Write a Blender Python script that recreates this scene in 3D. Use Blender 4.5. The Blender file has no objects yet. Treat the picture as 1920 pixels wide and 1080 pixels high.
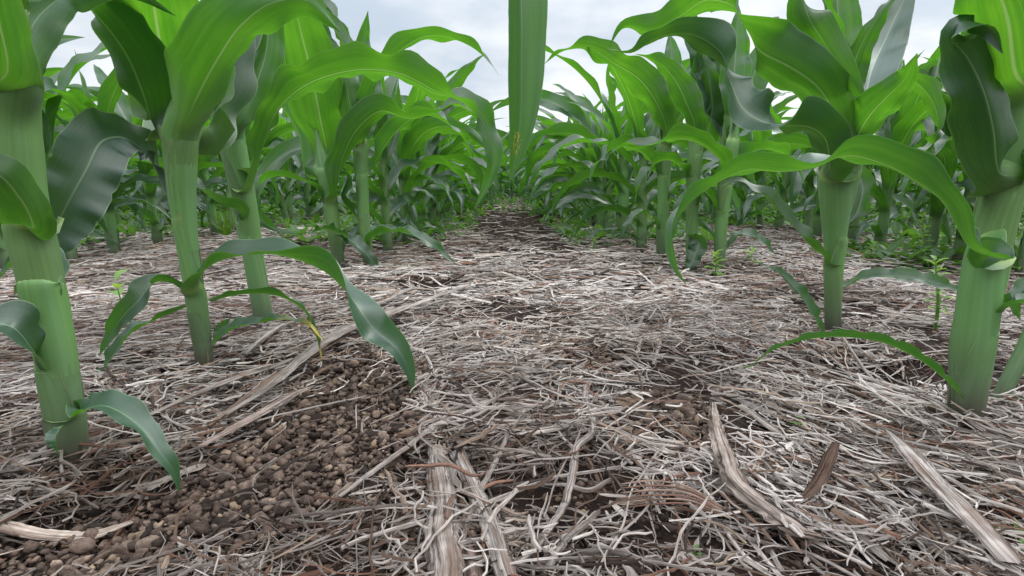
import bpy, math, random
import numpy as np
from mathutils import Vector, Matrix, Euler

R = math.radians
rng = np.random.default_rng(11)
random.seed(11)
scene = bpy.context.scene
col = scene.collection

# ------------------------------------------------------------------ camera
F = 1050.0
HC = 0.18
cam_d = bpy.data.cameras.new("camera")
cam = bpy.data.objects.new("camera", cam_d)
col.objects.link(cam)
cam.location = (0, 0, HC)
cam.rotation_euler = (R(90 - 10.52), 0, R(-1.2))
cam_d.sensor_width = 36
cam_d.lens = 36 * F / 1920
cam_d.clip_start = 0.01
cam_d.clip_end = 500
scene.camera = cam
RM = np.array(Euler(cam.rotation_euler).to_matrix())
CAM = np.array([0, 0, HC])


def ray(px, py):
    return RM @ np.array([(px - 960) / F, (540 - py) / F, -1.0])


def P3(px, py, Z):
    d = ray(px, py)
    return CAM + d * (Z / d[1])


def G(px, py):
    d = ray(px, py)
    return CAM + d * (-HC / d[2])


# ------------------------------------------------------------------ noise / ground height
def _hash(ix, iy, s):
    n = (ix * 374761393 + iy * 668265263 + s * 974711) & 0x7fffffff
    n = ((n ^ (n >> 13)) * 1274126177) & 0x7fffffff
    return ((n ^ (n >> 16)) & 0xffff) / 65535.0


def vn(x, y, s=0):
    x = np.asarray(x, float); y = np.asarray(y, float)
    ix = np.floor(x).astype(np.int64); iy = np.floor(y).astype(np.int64)
    fx = x - ix; fy = y - iy
    fx = fx * fx * (3 - 2 * fx); fy = fy * fy * (3 - 2 * fy)
    a = _hash(ix, iy, s); b = _hash(ix + 1, iy, s); c = _hash(ix, iy + 1, s); d = _hash(ix + 1, iy + 1, s)
    return (a + (b - a) * fx) * (1 - fy) + (c + (d - c) * fx) * fy - 0.5


HOLES = [(G(1205, 612), 0.035, 0.020), (G(815, 548), 0.045, 0.022), (G(1700, 700), 0.05, 0.014), (G(1600, 690), 0.05, 0.014),
         (G(90, 1010), 0.05, 0.010), (G(250, 985), 0.04, 0.008), (G(420, 600), 0.04, 0.008)]


def H(x, y):
    x = np.asarray(x, float); y = np.asarray(y, float)
    h = 0.010 * vn(x * 5, y * 5, 1) + 0.007 * vn(x * 17, y * 17, 2) + 0.003 * vn(x * 55, y * 55, 3)
    for c, r, d in HOLES:
        h = h - d * np.exp(-((x - c[0]) ** 2 + (y - c[1]) ** 2) / (r * r))
    for xr in (0.40, -0.31):
        h = h - 0.010 * np.exp(-((x - xr - 0.02 * vn(y * 6, y * 0 + xr, 5)) / 0.03) ** 2) * (0.6 + vn(y * 4, y * 0, 6))
    return h


# ------------------------------------------------------------------ mesh helpers
def big_mesh(name, V, faces, attrs, mat, smooth=True):
    """faces: list of int arrays (n,k)"""
    me = bpy.data.meshes.new(name)
    V = np.ascontiguousarray(V, dtype=np.float32)
    me.vertices.add(len(V))
    me.vertices.foreach_set("co", V.ravel())
    nl = sum(f.size for f in faces); npol = sum(len(f) for f in faces)
    me.loops.add(nl)
    me.loops.foreach_set("vertex_index", np.concatenate([f.ravel() for f in faces]).astype(np.int32))
    me.polygons.add(npol)
    starts = []; o = 0
    for f in faces:
        k = f.shape[1]
        starts.append(o + np.arange(len(f)) * k); o += f.size
    me.polygons.foreach_set("loop_start", np.concatenate(starts).astype(np.int32))
    me.update(calc_edges=True)
    if smooth:
        me.polygons.foreach_set("use_smooth", np.ones(npol, dtype=bool))
    for an, arr in attrs.items():
        a = me.attributes.new(an, 'FLOAT_VECTOR', 'POINT')
        a.data.foreach_set("vector", np.ascontiguousarray(arr, dtype=np.float32).ravel())
    me.materials.append(mat)
    me.validate()
    return me


def link(name, me, parent=None, loc=None):
    o = bpy.data.objects.new(name, me)
    col.objects.link(o)
    if parent is not None:
        o.parent = parent
    if loc is not None:
        o.location = loc
    return o


def tag(o, label=None, cat=None, group=None, kind=None):
    if label: o["label"] = label
    if cat: o["category"] = cat
    if group: o["group"] = group
    if kind: o["kind"] = kind
    return o


def grid_faces(n, m, off=0):
    i = np.arange(n - 1)[:, None] * m + np.arange(m - 1)[None, :]
    i = i.ravel() + off
    return np.stack([i, i + 1, i + m + 1, i + m], 1)


# ------------------------------------------------------------------ materials
def newmat(name):
    m = bpy.data.materials.new(name); m.use_nodes = True
    nt = m.node_tree; nt.nodes.clear()
    return m, nt


class NT:
    def __init__(s, nt): s.nt = nt

    def n(s, t, **kw):
        nd = s.nt.nodes.new(t)
        for k, v in kw.items(): setattr(nd, k, v)
        return nd

    def l(s, a, b): s.nt.links.new(a, b)

    def math(s, op, a, b=None, clamp=False):
        nd = s.n('ShaderNodeMath', operation=op, use_clamp=clamp)
        for i, v in enumerate((a, b)):
            if v is None: continue
            if isinstance(v, (int, float)): nd.inputs[i].default_value = v
            else: s.l(v, nd.inputs[i])
        return nd.outputs[0]

    def sstep(s, v, a, b, x=0.0, y=1.0):
        nd = s.n('ShaderNodeMapRange', interpolation_type='SMOOTHSTEP')
        s.l(v, nd.inputs[0])
        for i, q in zip((1, 2, 3, 4), (a, b, x, y)): nd.inputs[i].default_value = q
        return nd.outputs[0]

    def mix(s, f, a, b, bt='MIX'):
        nd = s.n('ShaderNodeMix', data_type='RGBA', blend_type=bt)
        if isinstance(f, (int, float)): nd.inputs[0].default_value = f
        else: s.l(f, nd.inputs[0])
        for i, v in ((6, a), (7, b)):
            if isinstance(v, tuple): nd.inputs[i].default_value = (*v, 1)
            else: s.l(v, nd.inputs[i])
        return nd.outputs[2]

    def attr(s, name):
        a = s.n('ShaderNodeAttribute', attribute_name=name)
        sp = s.n('ShaderNodeSeparateXYZ'); s.l(a.outputs['Vector'], sp.inputs[0])
        return a.outputs['Vector'], sp.outputs[0], sp.outputs[1], sp.outputs[2]

    def noise(s, vec, scale, detail=3, rough=.55):
        nd = s.n('ShaderNodeTexNoise'); nd.inputs['Scale'].default_value = scale
        nd.inputs['Detail'].default_value = detail; nd.inputs['Roughness'].default_value = rough
        if vec is not None: s.l(vec, nd.inputs['Vector'])
        return nd.outputs['Fac']

    def comb(s, x, y, z):
        nd = s.n('ShaderNodeCombineXYZ')
        for i, v in enumerate((x, y, z)):
            if isinstance(v, (int, float)): nd.inputs[i].default_value = v
            else: s.l(v, nd.inputs[i])
        return nd.outputs[0]


def leaf_material():
    m, nt = newmat("corn_leaf"); b = NT(nt)
    _, u, v, rnd = b.attr("st")
    _, sheath, collar, tip = b.attr("mk")
    oinf = b.n('ShaderNodeObjectInfo'); oi = oinf.outputs['Random']
    sepc = b.n('ShaderNodeSeparateColor'); b.l(oinf.outputs['Color'], sepc.inputs[0])
    age = b.math('SUBTRACT', 1.0, sepc.outputs[0])      # older low leaves: thicker, darker, bluer; some upper ones: painted shade and sky tint
    top = b.n('ShaderNodeNewGeometry').outputs['Backfacing']      # the waxy upper side of the blade
    au = b.math('ABSOLUTE', u)
    notsh = b.math('SUBTRACT', 1.0, b.math('MULTIPLY', sheath, 0.9))
    mid = b.math('MULTIPLY', b.sstep(au, 0.012, 0.045, 1, 0), b.sstep(v, 0.5, 1.0, 1, 0.1))
    mid = b.math('MULTIPLY', mid, notsh)
    edge = b.sstep(au, .955, .99)
    vec = b.comb(b.math('MULTIPLY', u, 55), b.math('MULTIPLY', v, 1.1), b.math('MULTIPLY', rnd, 50))
    veins = b.noise(vec, 1.0, 2)
    vec1 = b.comb(b.math('ADD', b.math('MULTIPLY', u, 5), b.math('MULTIPLY', b.math('MULTIPLY', u, sheath), 9)), b.math('MULTIPLY', v, 1.2), b.math('MULTIPLY', rnd, 77))
    bands = b.noise(vec1, 1.0, 2)
    vec2 = b.comb(b.math('MULTIPLY', u, 2.2), b.math('MULTIPLY', v, 6), b.math('MULTIPLY', rnd, 31))
    blot = b.noise(vec2, 1.0, 4)
    base = b.mix(rnd, (0.024, 0.082, 0.016), (0.040, 0.108, 0.018))
    base = b.mix(b.math('MULTIPLY', top, .8), base, (0.012, 0.044, 0.024))
    base = b.mix(b.sstep(blot, .35, .72, 0, .55), base, (0.024, 0.070, 0.026))
    base = b.mix(b.math('MULTIPLY', age, .8), base, (0.012, 0.042, 0.026))
    base = b.mix(b.sstep(veins, .5, .75, 0, .3), base, (0.075, 0.17, 0.05))
    base = b.mix(b.math('MULTIPLY', mid, .6), base, (0.20, 0.32, 0.16))
    base = b.mix(b.math('MULTIPLY', edge, .5), base, (0.22, 0.34, 0.16))
    shc = b.mix(b.sstep(bands, .3, .7), (0.112, 0.235, 0.062), (0.140, 0.275, 0.080))
    shc = b.mix(b.sstep(blot, .45, .75, 0, .6), shc, (0.135, 0.245, 0.125))
    shc = b.mix(b.math('MULTIPLY', edge, .7), shc, (0.34, 0.36, 0.20))
    base = b.mix(sheath, base, shc)
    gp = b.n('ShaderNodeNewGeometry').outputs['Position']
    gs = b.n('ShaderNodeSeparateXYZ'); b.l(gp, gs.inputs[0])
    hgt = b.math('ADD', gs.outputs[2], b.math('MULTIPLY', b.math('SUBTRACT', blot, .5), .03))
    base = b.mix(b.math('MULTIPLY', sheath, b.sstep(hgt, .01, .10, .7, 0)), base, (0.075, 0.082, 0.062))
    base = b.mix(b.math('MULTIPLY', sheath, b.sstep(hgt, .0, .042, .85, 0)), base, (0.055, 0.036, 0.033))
    base = b.mix(b.math('MULTIPLY', collar, .8), base, (0.34, 0.43, 0.12))
    spot_n = b.noise(b.comb(b.math('MULTIPLY', u, 9), b.math('MULTIPLY', v, 190), 3.0), 1.0, 1)
    spot = b.math('MULTIPLY', b.sstep(spot_n, .55, .60), b.math('MULTIPLY', b.sstep(tip, .03, .12), b.sstep(tip, .3, .4, 1, 0)))
    tipf = b.math('MAXIMUM', b.sstep(tip, .36, .9), spot)
    base = b.mix(tipf, base, (0.42, 0.33, 0.03))
    hs = b.n('ShaderNodeHueSaturation'); b.l(base, hs.inputs['Color'])
    b.l(b.math('ADD', 0.49, b.math('MULTIPLY', oi, 0.022)), hs.inputs['Hue'])
    b.l(b.math('ADD', 0.82, b.math('MULTIPLY', oi, 0.36)), hs.inputs['Value'])
    trc = b.mix(b.sstep(bands, .2, .85), (0.085, 0.335, 0.012), (0.175, 0.475, 0.022))
    trc = b.mix(b.sstep(veins, .45, .8, 0, .3), trc, (0.32, 0.58, 0.03))
    trc = b.mix(b.sstep(blot, .4, .8, 0, .4), trc, (0.06, 0.24, 0.008))
    trc = b.mix(b.math('MULTIPLY', mid, .7), trc, (0.36, 0.50, 0.15))
    trc = b.mix(tipf, trc, (0.7, 0.5, 0.05))
    trc = b.mix(sheath, trc, (0.16, 0.32, 0.035))
    bp = b.n('ShaderNodeBump'); bp.inputs['Strength'].default_value = .3; bp.inputs['Distance'].default_value = .0005
    b.l(b.math('ADD', b.math('MULTIPLY', veins, notsh), b.math('MULTIPLY', mid, 1.5)), bp.inputs['Height'])
    p = b.n('ShaderNodeBsdfPrincipled')
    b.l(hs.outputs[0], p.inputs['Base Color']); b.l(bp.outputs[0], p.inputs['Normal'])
    b.l(b.math('ADD', b.math('ADD', .34, b.math('MULTIPLY', blot, .2)), b.math('MULTIPLY', sheath, .12)), p.inputs['Roughness'])
    b.l(b.math('ADD', .5, b.math('MULTIPLY', top, .5)), p.inputs['Specular IOR Level'])
    t = b.n('ShaderNodeBsdfTranslucent'); b.l(trc, t.inputs['Color']); b.l(bp.outputs[0], t.inputs['Normal'])
    ms = b.n('ShaderNodeMixShader')
    b.l(b.math('MULTIPLY', b.math('SUBTRACT', .43, b.math('MULTIPLY', age, .33)), b.math('SUBTRACT', 1.0, b.math('MULTIPLY', sheath, .7))), ms.inputs[0])
    b.l(p.outputs[0], ms.inputs[1]); b.l(t.outputs[0], ms.inputs[2])
    o = b.n('ShaderNodeOutputMaterial'); b.l(ms.outputs[0], o.inputs[0])
    return m


def stalk_material():
    m, nt = newmat("corn_stalk"); b = NT(nt)
    _, u, v, rnd = b.attr("st")      # v = height in metres
    oi = b.n('ShaderNodeObjectInfo').outputs['Random']
    vec = b.comb(b.math('MULTIPLY', u, 14), b.math('MULTIPLY', v, 9), b.math('MULTIPLY', rnd, 40))
    st = b.noise(vec, 1.0, 3)
    vec2 = b.comb(b.math('MULTIPLY', u, 5), b.math('MULTIPLY', v, 60), b.math('MULTIPLY', rnd, 17))
    bl = b.noise(vec2, 1.0, 4)
    base = b.mix(b.sstep(st, .35, .7), (0.098, 0.210, 0.068), (0.135, 0.265, 0.092))
    base = b.mix(b.sstep(bl, .45, .75, 0, .5), base, (0.15, 0.24, 0.14))
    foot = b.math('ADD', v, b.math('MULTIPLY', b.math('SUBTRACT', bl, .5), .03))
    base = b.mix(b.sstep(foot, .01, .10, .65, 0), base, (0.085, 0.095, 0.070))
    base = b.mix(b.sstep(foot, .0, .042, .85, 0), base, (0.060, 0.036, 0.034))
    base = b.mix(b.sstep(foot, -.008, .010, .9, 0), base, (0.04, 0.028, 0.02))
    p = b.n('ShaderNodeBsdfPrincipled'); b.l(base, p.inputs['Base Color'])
    p.inputs['Roughness'].default_value = .5; p.inputs['Specular IOR Level'].default_value = .4
    bp = b.n('ShaderNodeBump'); bp.inputs['Strength'].default_value = .12; bp.inputs['Distance'].default_value = .0006
    b.l(st, bp.inputs['Height']); b.l(bp.outputs[0], p.inputs['Normal'])
    o = b.n('ShaderNodeOutputMaterial'); b.l(p.outputs[0], o.inputs[0])
    return m


def straw_material():
    m, nt = newmat("straw"); b = NT(nt)
    tint, _, _, _ = b.attr("tint")
    _, u, v, rnd = b.attr("st")
    vec = b.comb(b.math('MULTIPLY', u, 5), b.math('MULTIPLY', v, 90), b.math('MULTIPLY', rnd, 400))
    st = b.noise(vec, 1.0, 3, .65)
    c = b.mix(1.0, tint, b.mix(b.sstep(st, .3, .68), (0.42, 0.36, 0.33), (1.15, 1.12, 1.10)), 'MULTIPLY')
    p = b.n('ShaderNodeBsdfPrincipled'); b.l(c, p.inputs['Base Color'])
    p.inputs['Roughness'].default_value = .85; p.inputs['Specular IOR Level'].default_value = .2
    bp = b.n('ShaderNodeBump'); bp.inputs['Strength'].default_value = .4; bp.inputs['Distance'].default_value = .0004
    b.l(st, bp.inputs['Height']); b.l(bp.outputs[0], p.inputs['Normal'])
    o = b.n('ShaderNodeOutputMaterial'); b.l(p.outputs[0], o.inputs[0])
    return m


def wood_material():
    m, nt = newmat("weathered_stem"); b = NT(nt)
    tint, _, _, _ = b.attr("tint")
    _, u, v, rnd = b.attr("st")     # u across 0..1, v metres along
    vec = b.comb(b.math('MULTIPLY', u, 34), b.math('MULTIPLY', v, 22), b.math('MULTIPLY', rnd, 90))
    st = b.noise(vec, 1.0, 5, .7)
    vec2 = b.comb(b.math('MULTIPLY', u, 4), b.math('MULTIPLY', v, 30), rnd)
    bl = b.noise(vec2, 1.0, 3)
    c = b.mix(1.0, tint, b.mix(b.sstep(st, .34, .62), (0.20, 0.16, 0.145), (1.1, 1.06, 1.04)), 'MULTIPLY')
    c = b.mix(b.sstep(bl, .45, .7, 0, .75), c, (0.12, 0.078, 0.058))
    p = b.n('ShaderNodeBsdfPrincipled'); b.l(c, p.inputs['Base Color'])
    p.inputs['Roughness'].default_value = .9; p.inputs['Specular IOR Level'].default_value = .15
    bp = b.n('ShaderNodeBump'); bp.inputs['Strength'].default_value = .9; bp.inputs['Distance'].default_value = .0009
    b.l(st, bp.inputs['Height']); b.l(bp.outputs[0], p.inputs['Normal'])
    o = b.n('ShaderNodeOutputMaterial'); b.l(p.outputs[0], o.inputs[0])
    return m


def soil_material():
    m, nt = newmat("soil"); b = NT(nt)
    pos = b.n('ShaderNodeNewGeometry').outputs['Position']
    n1 = b.noise(pos, 14, 5, .65); n2 = b.noise(pos, 130, 4, .65); n3 = b.noise(pos, 420, 3, .6)
    c = b.mix(b.sstep(n1, .35, .7), (0.010, 0.0062, 0.005), (0.030, 0.0175, 0.0135))
    c = b.mix(b.sstep(n2, .5, .7, 0, .7), c, (0.080, 0.048, 0.034))
    sp = b.n('ShaderNodeSeparateXYZ'); b.l(pos, sp.inputs[0])
    # straw-coloured flecks far away, where single straws are too fine to model
    fv = b.n('ShaderNodeMapping'); b.l(pos, fv.inputs[0]); fv.inputs['Scale'].default_value = (40, 160, 40)
    fl = b.noise(fv.outputs[0], 1.0, 4, .7)
    far = b.sstep(sp.outputs[1], 4.0, 7.0)
    c = b.mix(b.math('MULTIPLY', far, b.sstep(fl, .45, .6, 0, .8)), c, (0.30, 0.26, 0.22))
    p = b.n('ShaderNodeBsdfPrincipled'); b.l(c, p.inputs['Base Color'])
    p.inputs['Roughness'].default_value = .95; p.inputs['Specular IOR Level'].default_value = .15
    bp = b.n('ShaderNodeBump'); bp.inputs['Strength'].default_value = 1.0; bp.inputs['Distance'].default_value = .004
    b.l(b.math('ADD', n2, b.math('MULTIPLY', n3, .5)), bp.inputs['Height']); b.l(bp.outputs[0], p.inputs['Normal'])
    o = b.n('ShaderNodeOutputMaterial'); b.l(p.outputs[0], o.inputs[0])
    return m


def clod_material():
    m, nt = newmat("soil_clod"); b = NT(nt)
    tint, _, _, _ = b.attr("tint")
    pos = b.n('ShaderNodeNewGeometry').outputs['Position']
    n2 = b.noise(pos, 260, 5, .7); n3 = b.noise(pos, 900, 3, .6)
    c = b.mix(1.0, tint, b.mix(b.sstep(n2, .3, .7), (0.55, 0.5, 0.48), (1.25, 1.2, 1.15)), 'MULTIPLY')
    p = b.n('ShaderNodeBsdfPrincipled'); b.l(c, p.inputs['Base Color'])
    p.inputs['Roughness'].default_value = .95; p.inputs['Specular IOR Level'].default_value = .15
    bp = b.n('ShaderNodeBump'); bp.inputs['Strength'].default_value = .9; bp.inputs['Distance'].default_value = .0012
    b.l(b.math('ADD', n2, b.math('MULTIPLY', n3, .4)), bp.inputs['Height']); b.l(bp.outputs[0], p.inputs['Normal'])
    o = b.n('ShaderNodeOutputMaterial'); b.l(p.outputs[0], o.inputs[0])
    return m


M_LEAF = leaf_material(); M_STALK = stalk_material(); M_STRAW = straw_material()
M_WOOD = wood_material(); M_SOIL = soil_material(); M_CLOD = clod_material()


def weed_material(name, c1, c2, tr):
    m, nt = newmat(name); b = NT(nt)
    _, u, v, rnd = b.attr("st")
    base = b.mix(rnd, c1, c2)
    base = b.mix(b.sstep(b.math('ABSOLUTE', u), .03, .1, .5, 0), base, (0.25, 0.36, 0.12))
    p = b.n('ShaderNodeBsdfPrincipled'); b.l(base, p.inputs['Base Color']); p.inputs['Roughness'].default_value = .5
    t = b.n('ShaderNodeBsdfTranslucent'); t.inputs['Color'].default_value = (*tr, 1)
    ms = b.n('ShaderNodeMixShader'); ms.inputs[0].default_value = .4
    b.l(p.outputs[0], ms.inputs[1]); b.l(t.outputs[0], ms.inputs[2])
    o = b.n('ShaderNodeOutputMaterial'); b.l(ms.outputs[0], o.inputs[0])
    return m


M_WEED = weed_material("weed_leaf", (0.09, 0.21, 0.045), (0.16, 0.30, 0.07), (0.36, 0.55, 0.06))
M_GRASS = weed_material("grass_blade", (0.06, 0.17, 0.03), (0.10, 0.22, 0.04), (0.3, 0.5, 0.04))
M_DRY = weed_material('dry_sheath', (.36, .34, .28), (.44, .41, .35), (.40, .38, .30))
M_COVER = weed_material("low_weed", (0.035, 0.10, 0.028), (0.07, 0.15, 0.035), (0.14, 0.32, 0.03))

# ------------------------------------------------------------------ ribbon leaves
def sm(a, b, x):
    t = np.clip((x - a) / (b - a), 0, 1); return t * t * (3 - 2 * t)


def hermite(pts, n, vals=None):
    """smooth curve through pts, sampled at n points by chord length; vals (k,m) are interpolated likewise"""
    pts = np.asarray(pts, float)
    X = pts if vals is None else np.hstack([pts, np.asarray(vals, float)])
    d = np.linalg.norm(np.diff(pts, axis=0), axis=1) + 1e-6
    t = np.concatenate([[0], np.cumsum(d)])
    m = np.zeros_like(X)
    for i in range(len(X)):
        if i == 0: m[i] = (X[1] - X[0]) / d[0]
        elif i == len(X) - 1: m[i] = (X[-1] - X[-2]) / d[-1]
        else:
            a = (X[i] - X[i - 1]) / d[i - 1]; c = (X[i + 1] - X[i]) / d[i]
            m[i] = (a * d[i] + c * d[i - 1]) / (d[i] + d[i - 1])
    s = np.linspace(0, t[-1], n)
    k = np.clip(np.searchsorted(t, s, side='right') - 1, 0, len(d) - 1)
    h = d[k][:, None]; q = ((s - t[k]) / d[k])[:, None]
    out = ((2 * q ** 3 - 3 * q ** 2 + 1) * X[k] + (q ** 3 - 2 * q ** 2 + q) * h * m[k]
           + (-2 * q ** 3 + 3 * q ** 2) * X[k + 1] + (q ** 3 - q ** 2) * h * m[k + 1])
    return out, s / t[-1]


def norm(a):
    return a / (np.linalg.norm(a, axis=-1, keepdims=True) + 1e-12)


def ribbon(C, N, w, A, ruf, fold, sb, mk, rnd, nc=11, kr=5.0, nick=0.0):
    """C centre line, N adaxial normal, w full width, A cross-section arc angle, ruf edge ruffle in m"""
    n = len(C)
    T = norm(np.gradient(C, axis=0))
    W = norm(np.cross(N, T)); N = np.cross(T, W)
    u = np.linspace(-1, 1, nc)
    A = np.maximum(np.abs(A), 1e-3)
    Rr = w / A
    ang = u[None, :] * A[:, None] / 2
    x = Rr[:, None] * np.sin(ang)
    if nick:
        qn = np.random.default_rng(int(rnd * 1e6))
        for jj in (0, -1):
            x[:, jj] *= 1 - nick * np.maximum(qn.random(n) - .78, 0) * 4.5 * (sb > .05)
        x[:, 1] = np.minimum(np.abs(x[:, 1]), np.abs(x[:, 0]) * .985) * np.sign(x[:, 1]); x[:, -2] = np.minimum(np.abs(x[:, -2]), np.abs(x[:, -1]) * .985) * np.sign(x[:, -2])
    y = Rr[:, None] * (1 - np.cos(ang))
    blade = np.clip(sb * 8, 0, 1)
    y = y + (fold * blade * w)[:, None] * (np.sqrt(u * u + .02) - .14)[None, :] * .5
    ph1, ph2 = rnd * 20, rnd * 47 + 2
    L = np.concatenate([[0], np.cumsum(np.linalg.norm(np.diff(C, axis=0), axis=1))])
    sv = L / (L[-1] + 1e-9)
    wob = 0.6 * np.sin(sv * kr * 6.28 + ph1) + .4 * np.sin(sv * kr * 10.7 + ph2)
    wob2 = 0.6 * np.sin(sv * kr * 5.6 + ph2) + .4 * np.sin(sv * kr * 11.9 + ph1)
    e = np.abs(u) ** 1.7
    side = np.where(u[None, :] < 0, wob[:, None], wob2[:, None])
    y = y + side * e[None, :] * (ruf * blade)[:, None]
    V = C[:, None, :] + x[..., None] * W[:, None, :] + y[..., None] * N[:, None, :]
    st = np.zeros((n, nc, 3)); st[..., 0] = u[None, :]; st[..., 1] = sb[:, None]; st[..., 2] = rnd
    mkk = np.repeat(mk[:, None, :], nc, 1)
    return V.reshape(-1, 3), grid_faces(n, nc), st.reshape(-1, 3), mkk.reshape(-1, 3)


def blade_profile(s, base=.55, peak=.38, sharp=1.7):
    up = base + (1 - base) * sm(0, peak, s)
    dn = 1 - np.clip((s - peak) / (1 - peak), 0, 1) ** sharp
    return np.maximum(up * dn, 0.015)


def tube(C, r, nc=16, rnd=.5):
    n = len(C)
    T = norm(np.gradient(C, axis=0))
    a = norm(np.cross(T, np.array([0, 1.0, 0.02])))
    b = np.cross(T, a)
    th = np.linspace(0, 2 * np.pi, nc + 1)
    V = C[:, None, :] + r[:, None, None] * (np.cos(th)[None, :, None] * a[:, None, :] + np.sin(th)[None, :, None] * b[:, None, :])
    st = np.zeros((n, nc + 1, 3)); st[..., 0] = th[None, :] / 6.283; st[..., 1] = C[:, 2][:, None] - C[0, 2] - .02; st[..., 2] = rnd
    return V.reshape(-1, 3), grid_faces(n, nc + 1), st.reshape(-1, 3)


def smooth_rows(N, k):
    for _ in range(k):
        N2 = N.copy(); N2[1:-1] = (N[:-2] + 2 * N[1:-1] + N[2:]) / 4; N = N2
    return norm(N)


def make_leaf(C, N, sb, wpx, r_sheath, sheath_w, rnd, cup=.7, fold=.18, ruf=.06, nc=11, kr=4.0, tip=0.0, prof=None, sharp=1.7, base=.55, peak=.38, unroll=.12, nick=0.0):
    """common tail: sb = 0 in the sheath, 0..1 along the blade; sheath_w = weight 1 in the sheath -> 0"""
    pr = blade_profile(sb, base, peak, sharp)
    wb = wpx * pr
    prog = np.where(sb <= 0, np.linspace(0, 1, max(2, int((sb <= 0).sum())))[np.clip(np.arange(len(sb)), 0, max(1, int((sb <= 0).sum()) - 1))], 1.0)
    As = 6.1 - 2.3 * prog ** 1.6
    w = sheath_w * (As * r_sheath) + (1 - sheath_w) * wb
    A = sheath_w * As + (1 - sheath_w) * (cup + (1.2 if unroll < .2 else 2.2) * np.exp(-(sb / unroll) ** 2))
    r_ = ruf * wpx * sm(.03, .2, sb) * (1 - sm(.8, 1, sb))
    mk = np.zeros((len(C), 3))
    mk[:, 0] = np.where(sb <= 0, 1, np.exp(-(sb / (.05 if unroll < .2 else unroll * .6)) ** 2))
    if sheath_w.max() > .5 and unroll < .2:
        mk[:, 1] = np.exp(-((sb - .004) / .016) ** 2) * (sb > 0)
    if tip > 0: mk[:, 2] = sm(1 - tip, 1, sb)
    return ribbon(C, N, w, A, r_, fold * np.ones(len(C)), sb, mk, rnd, nc, kr, nick)


# ------------------------------------------------------------------ hero plants (measured one by one)
HERO_FEET = []; FOOT_CLODS = []


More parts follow.
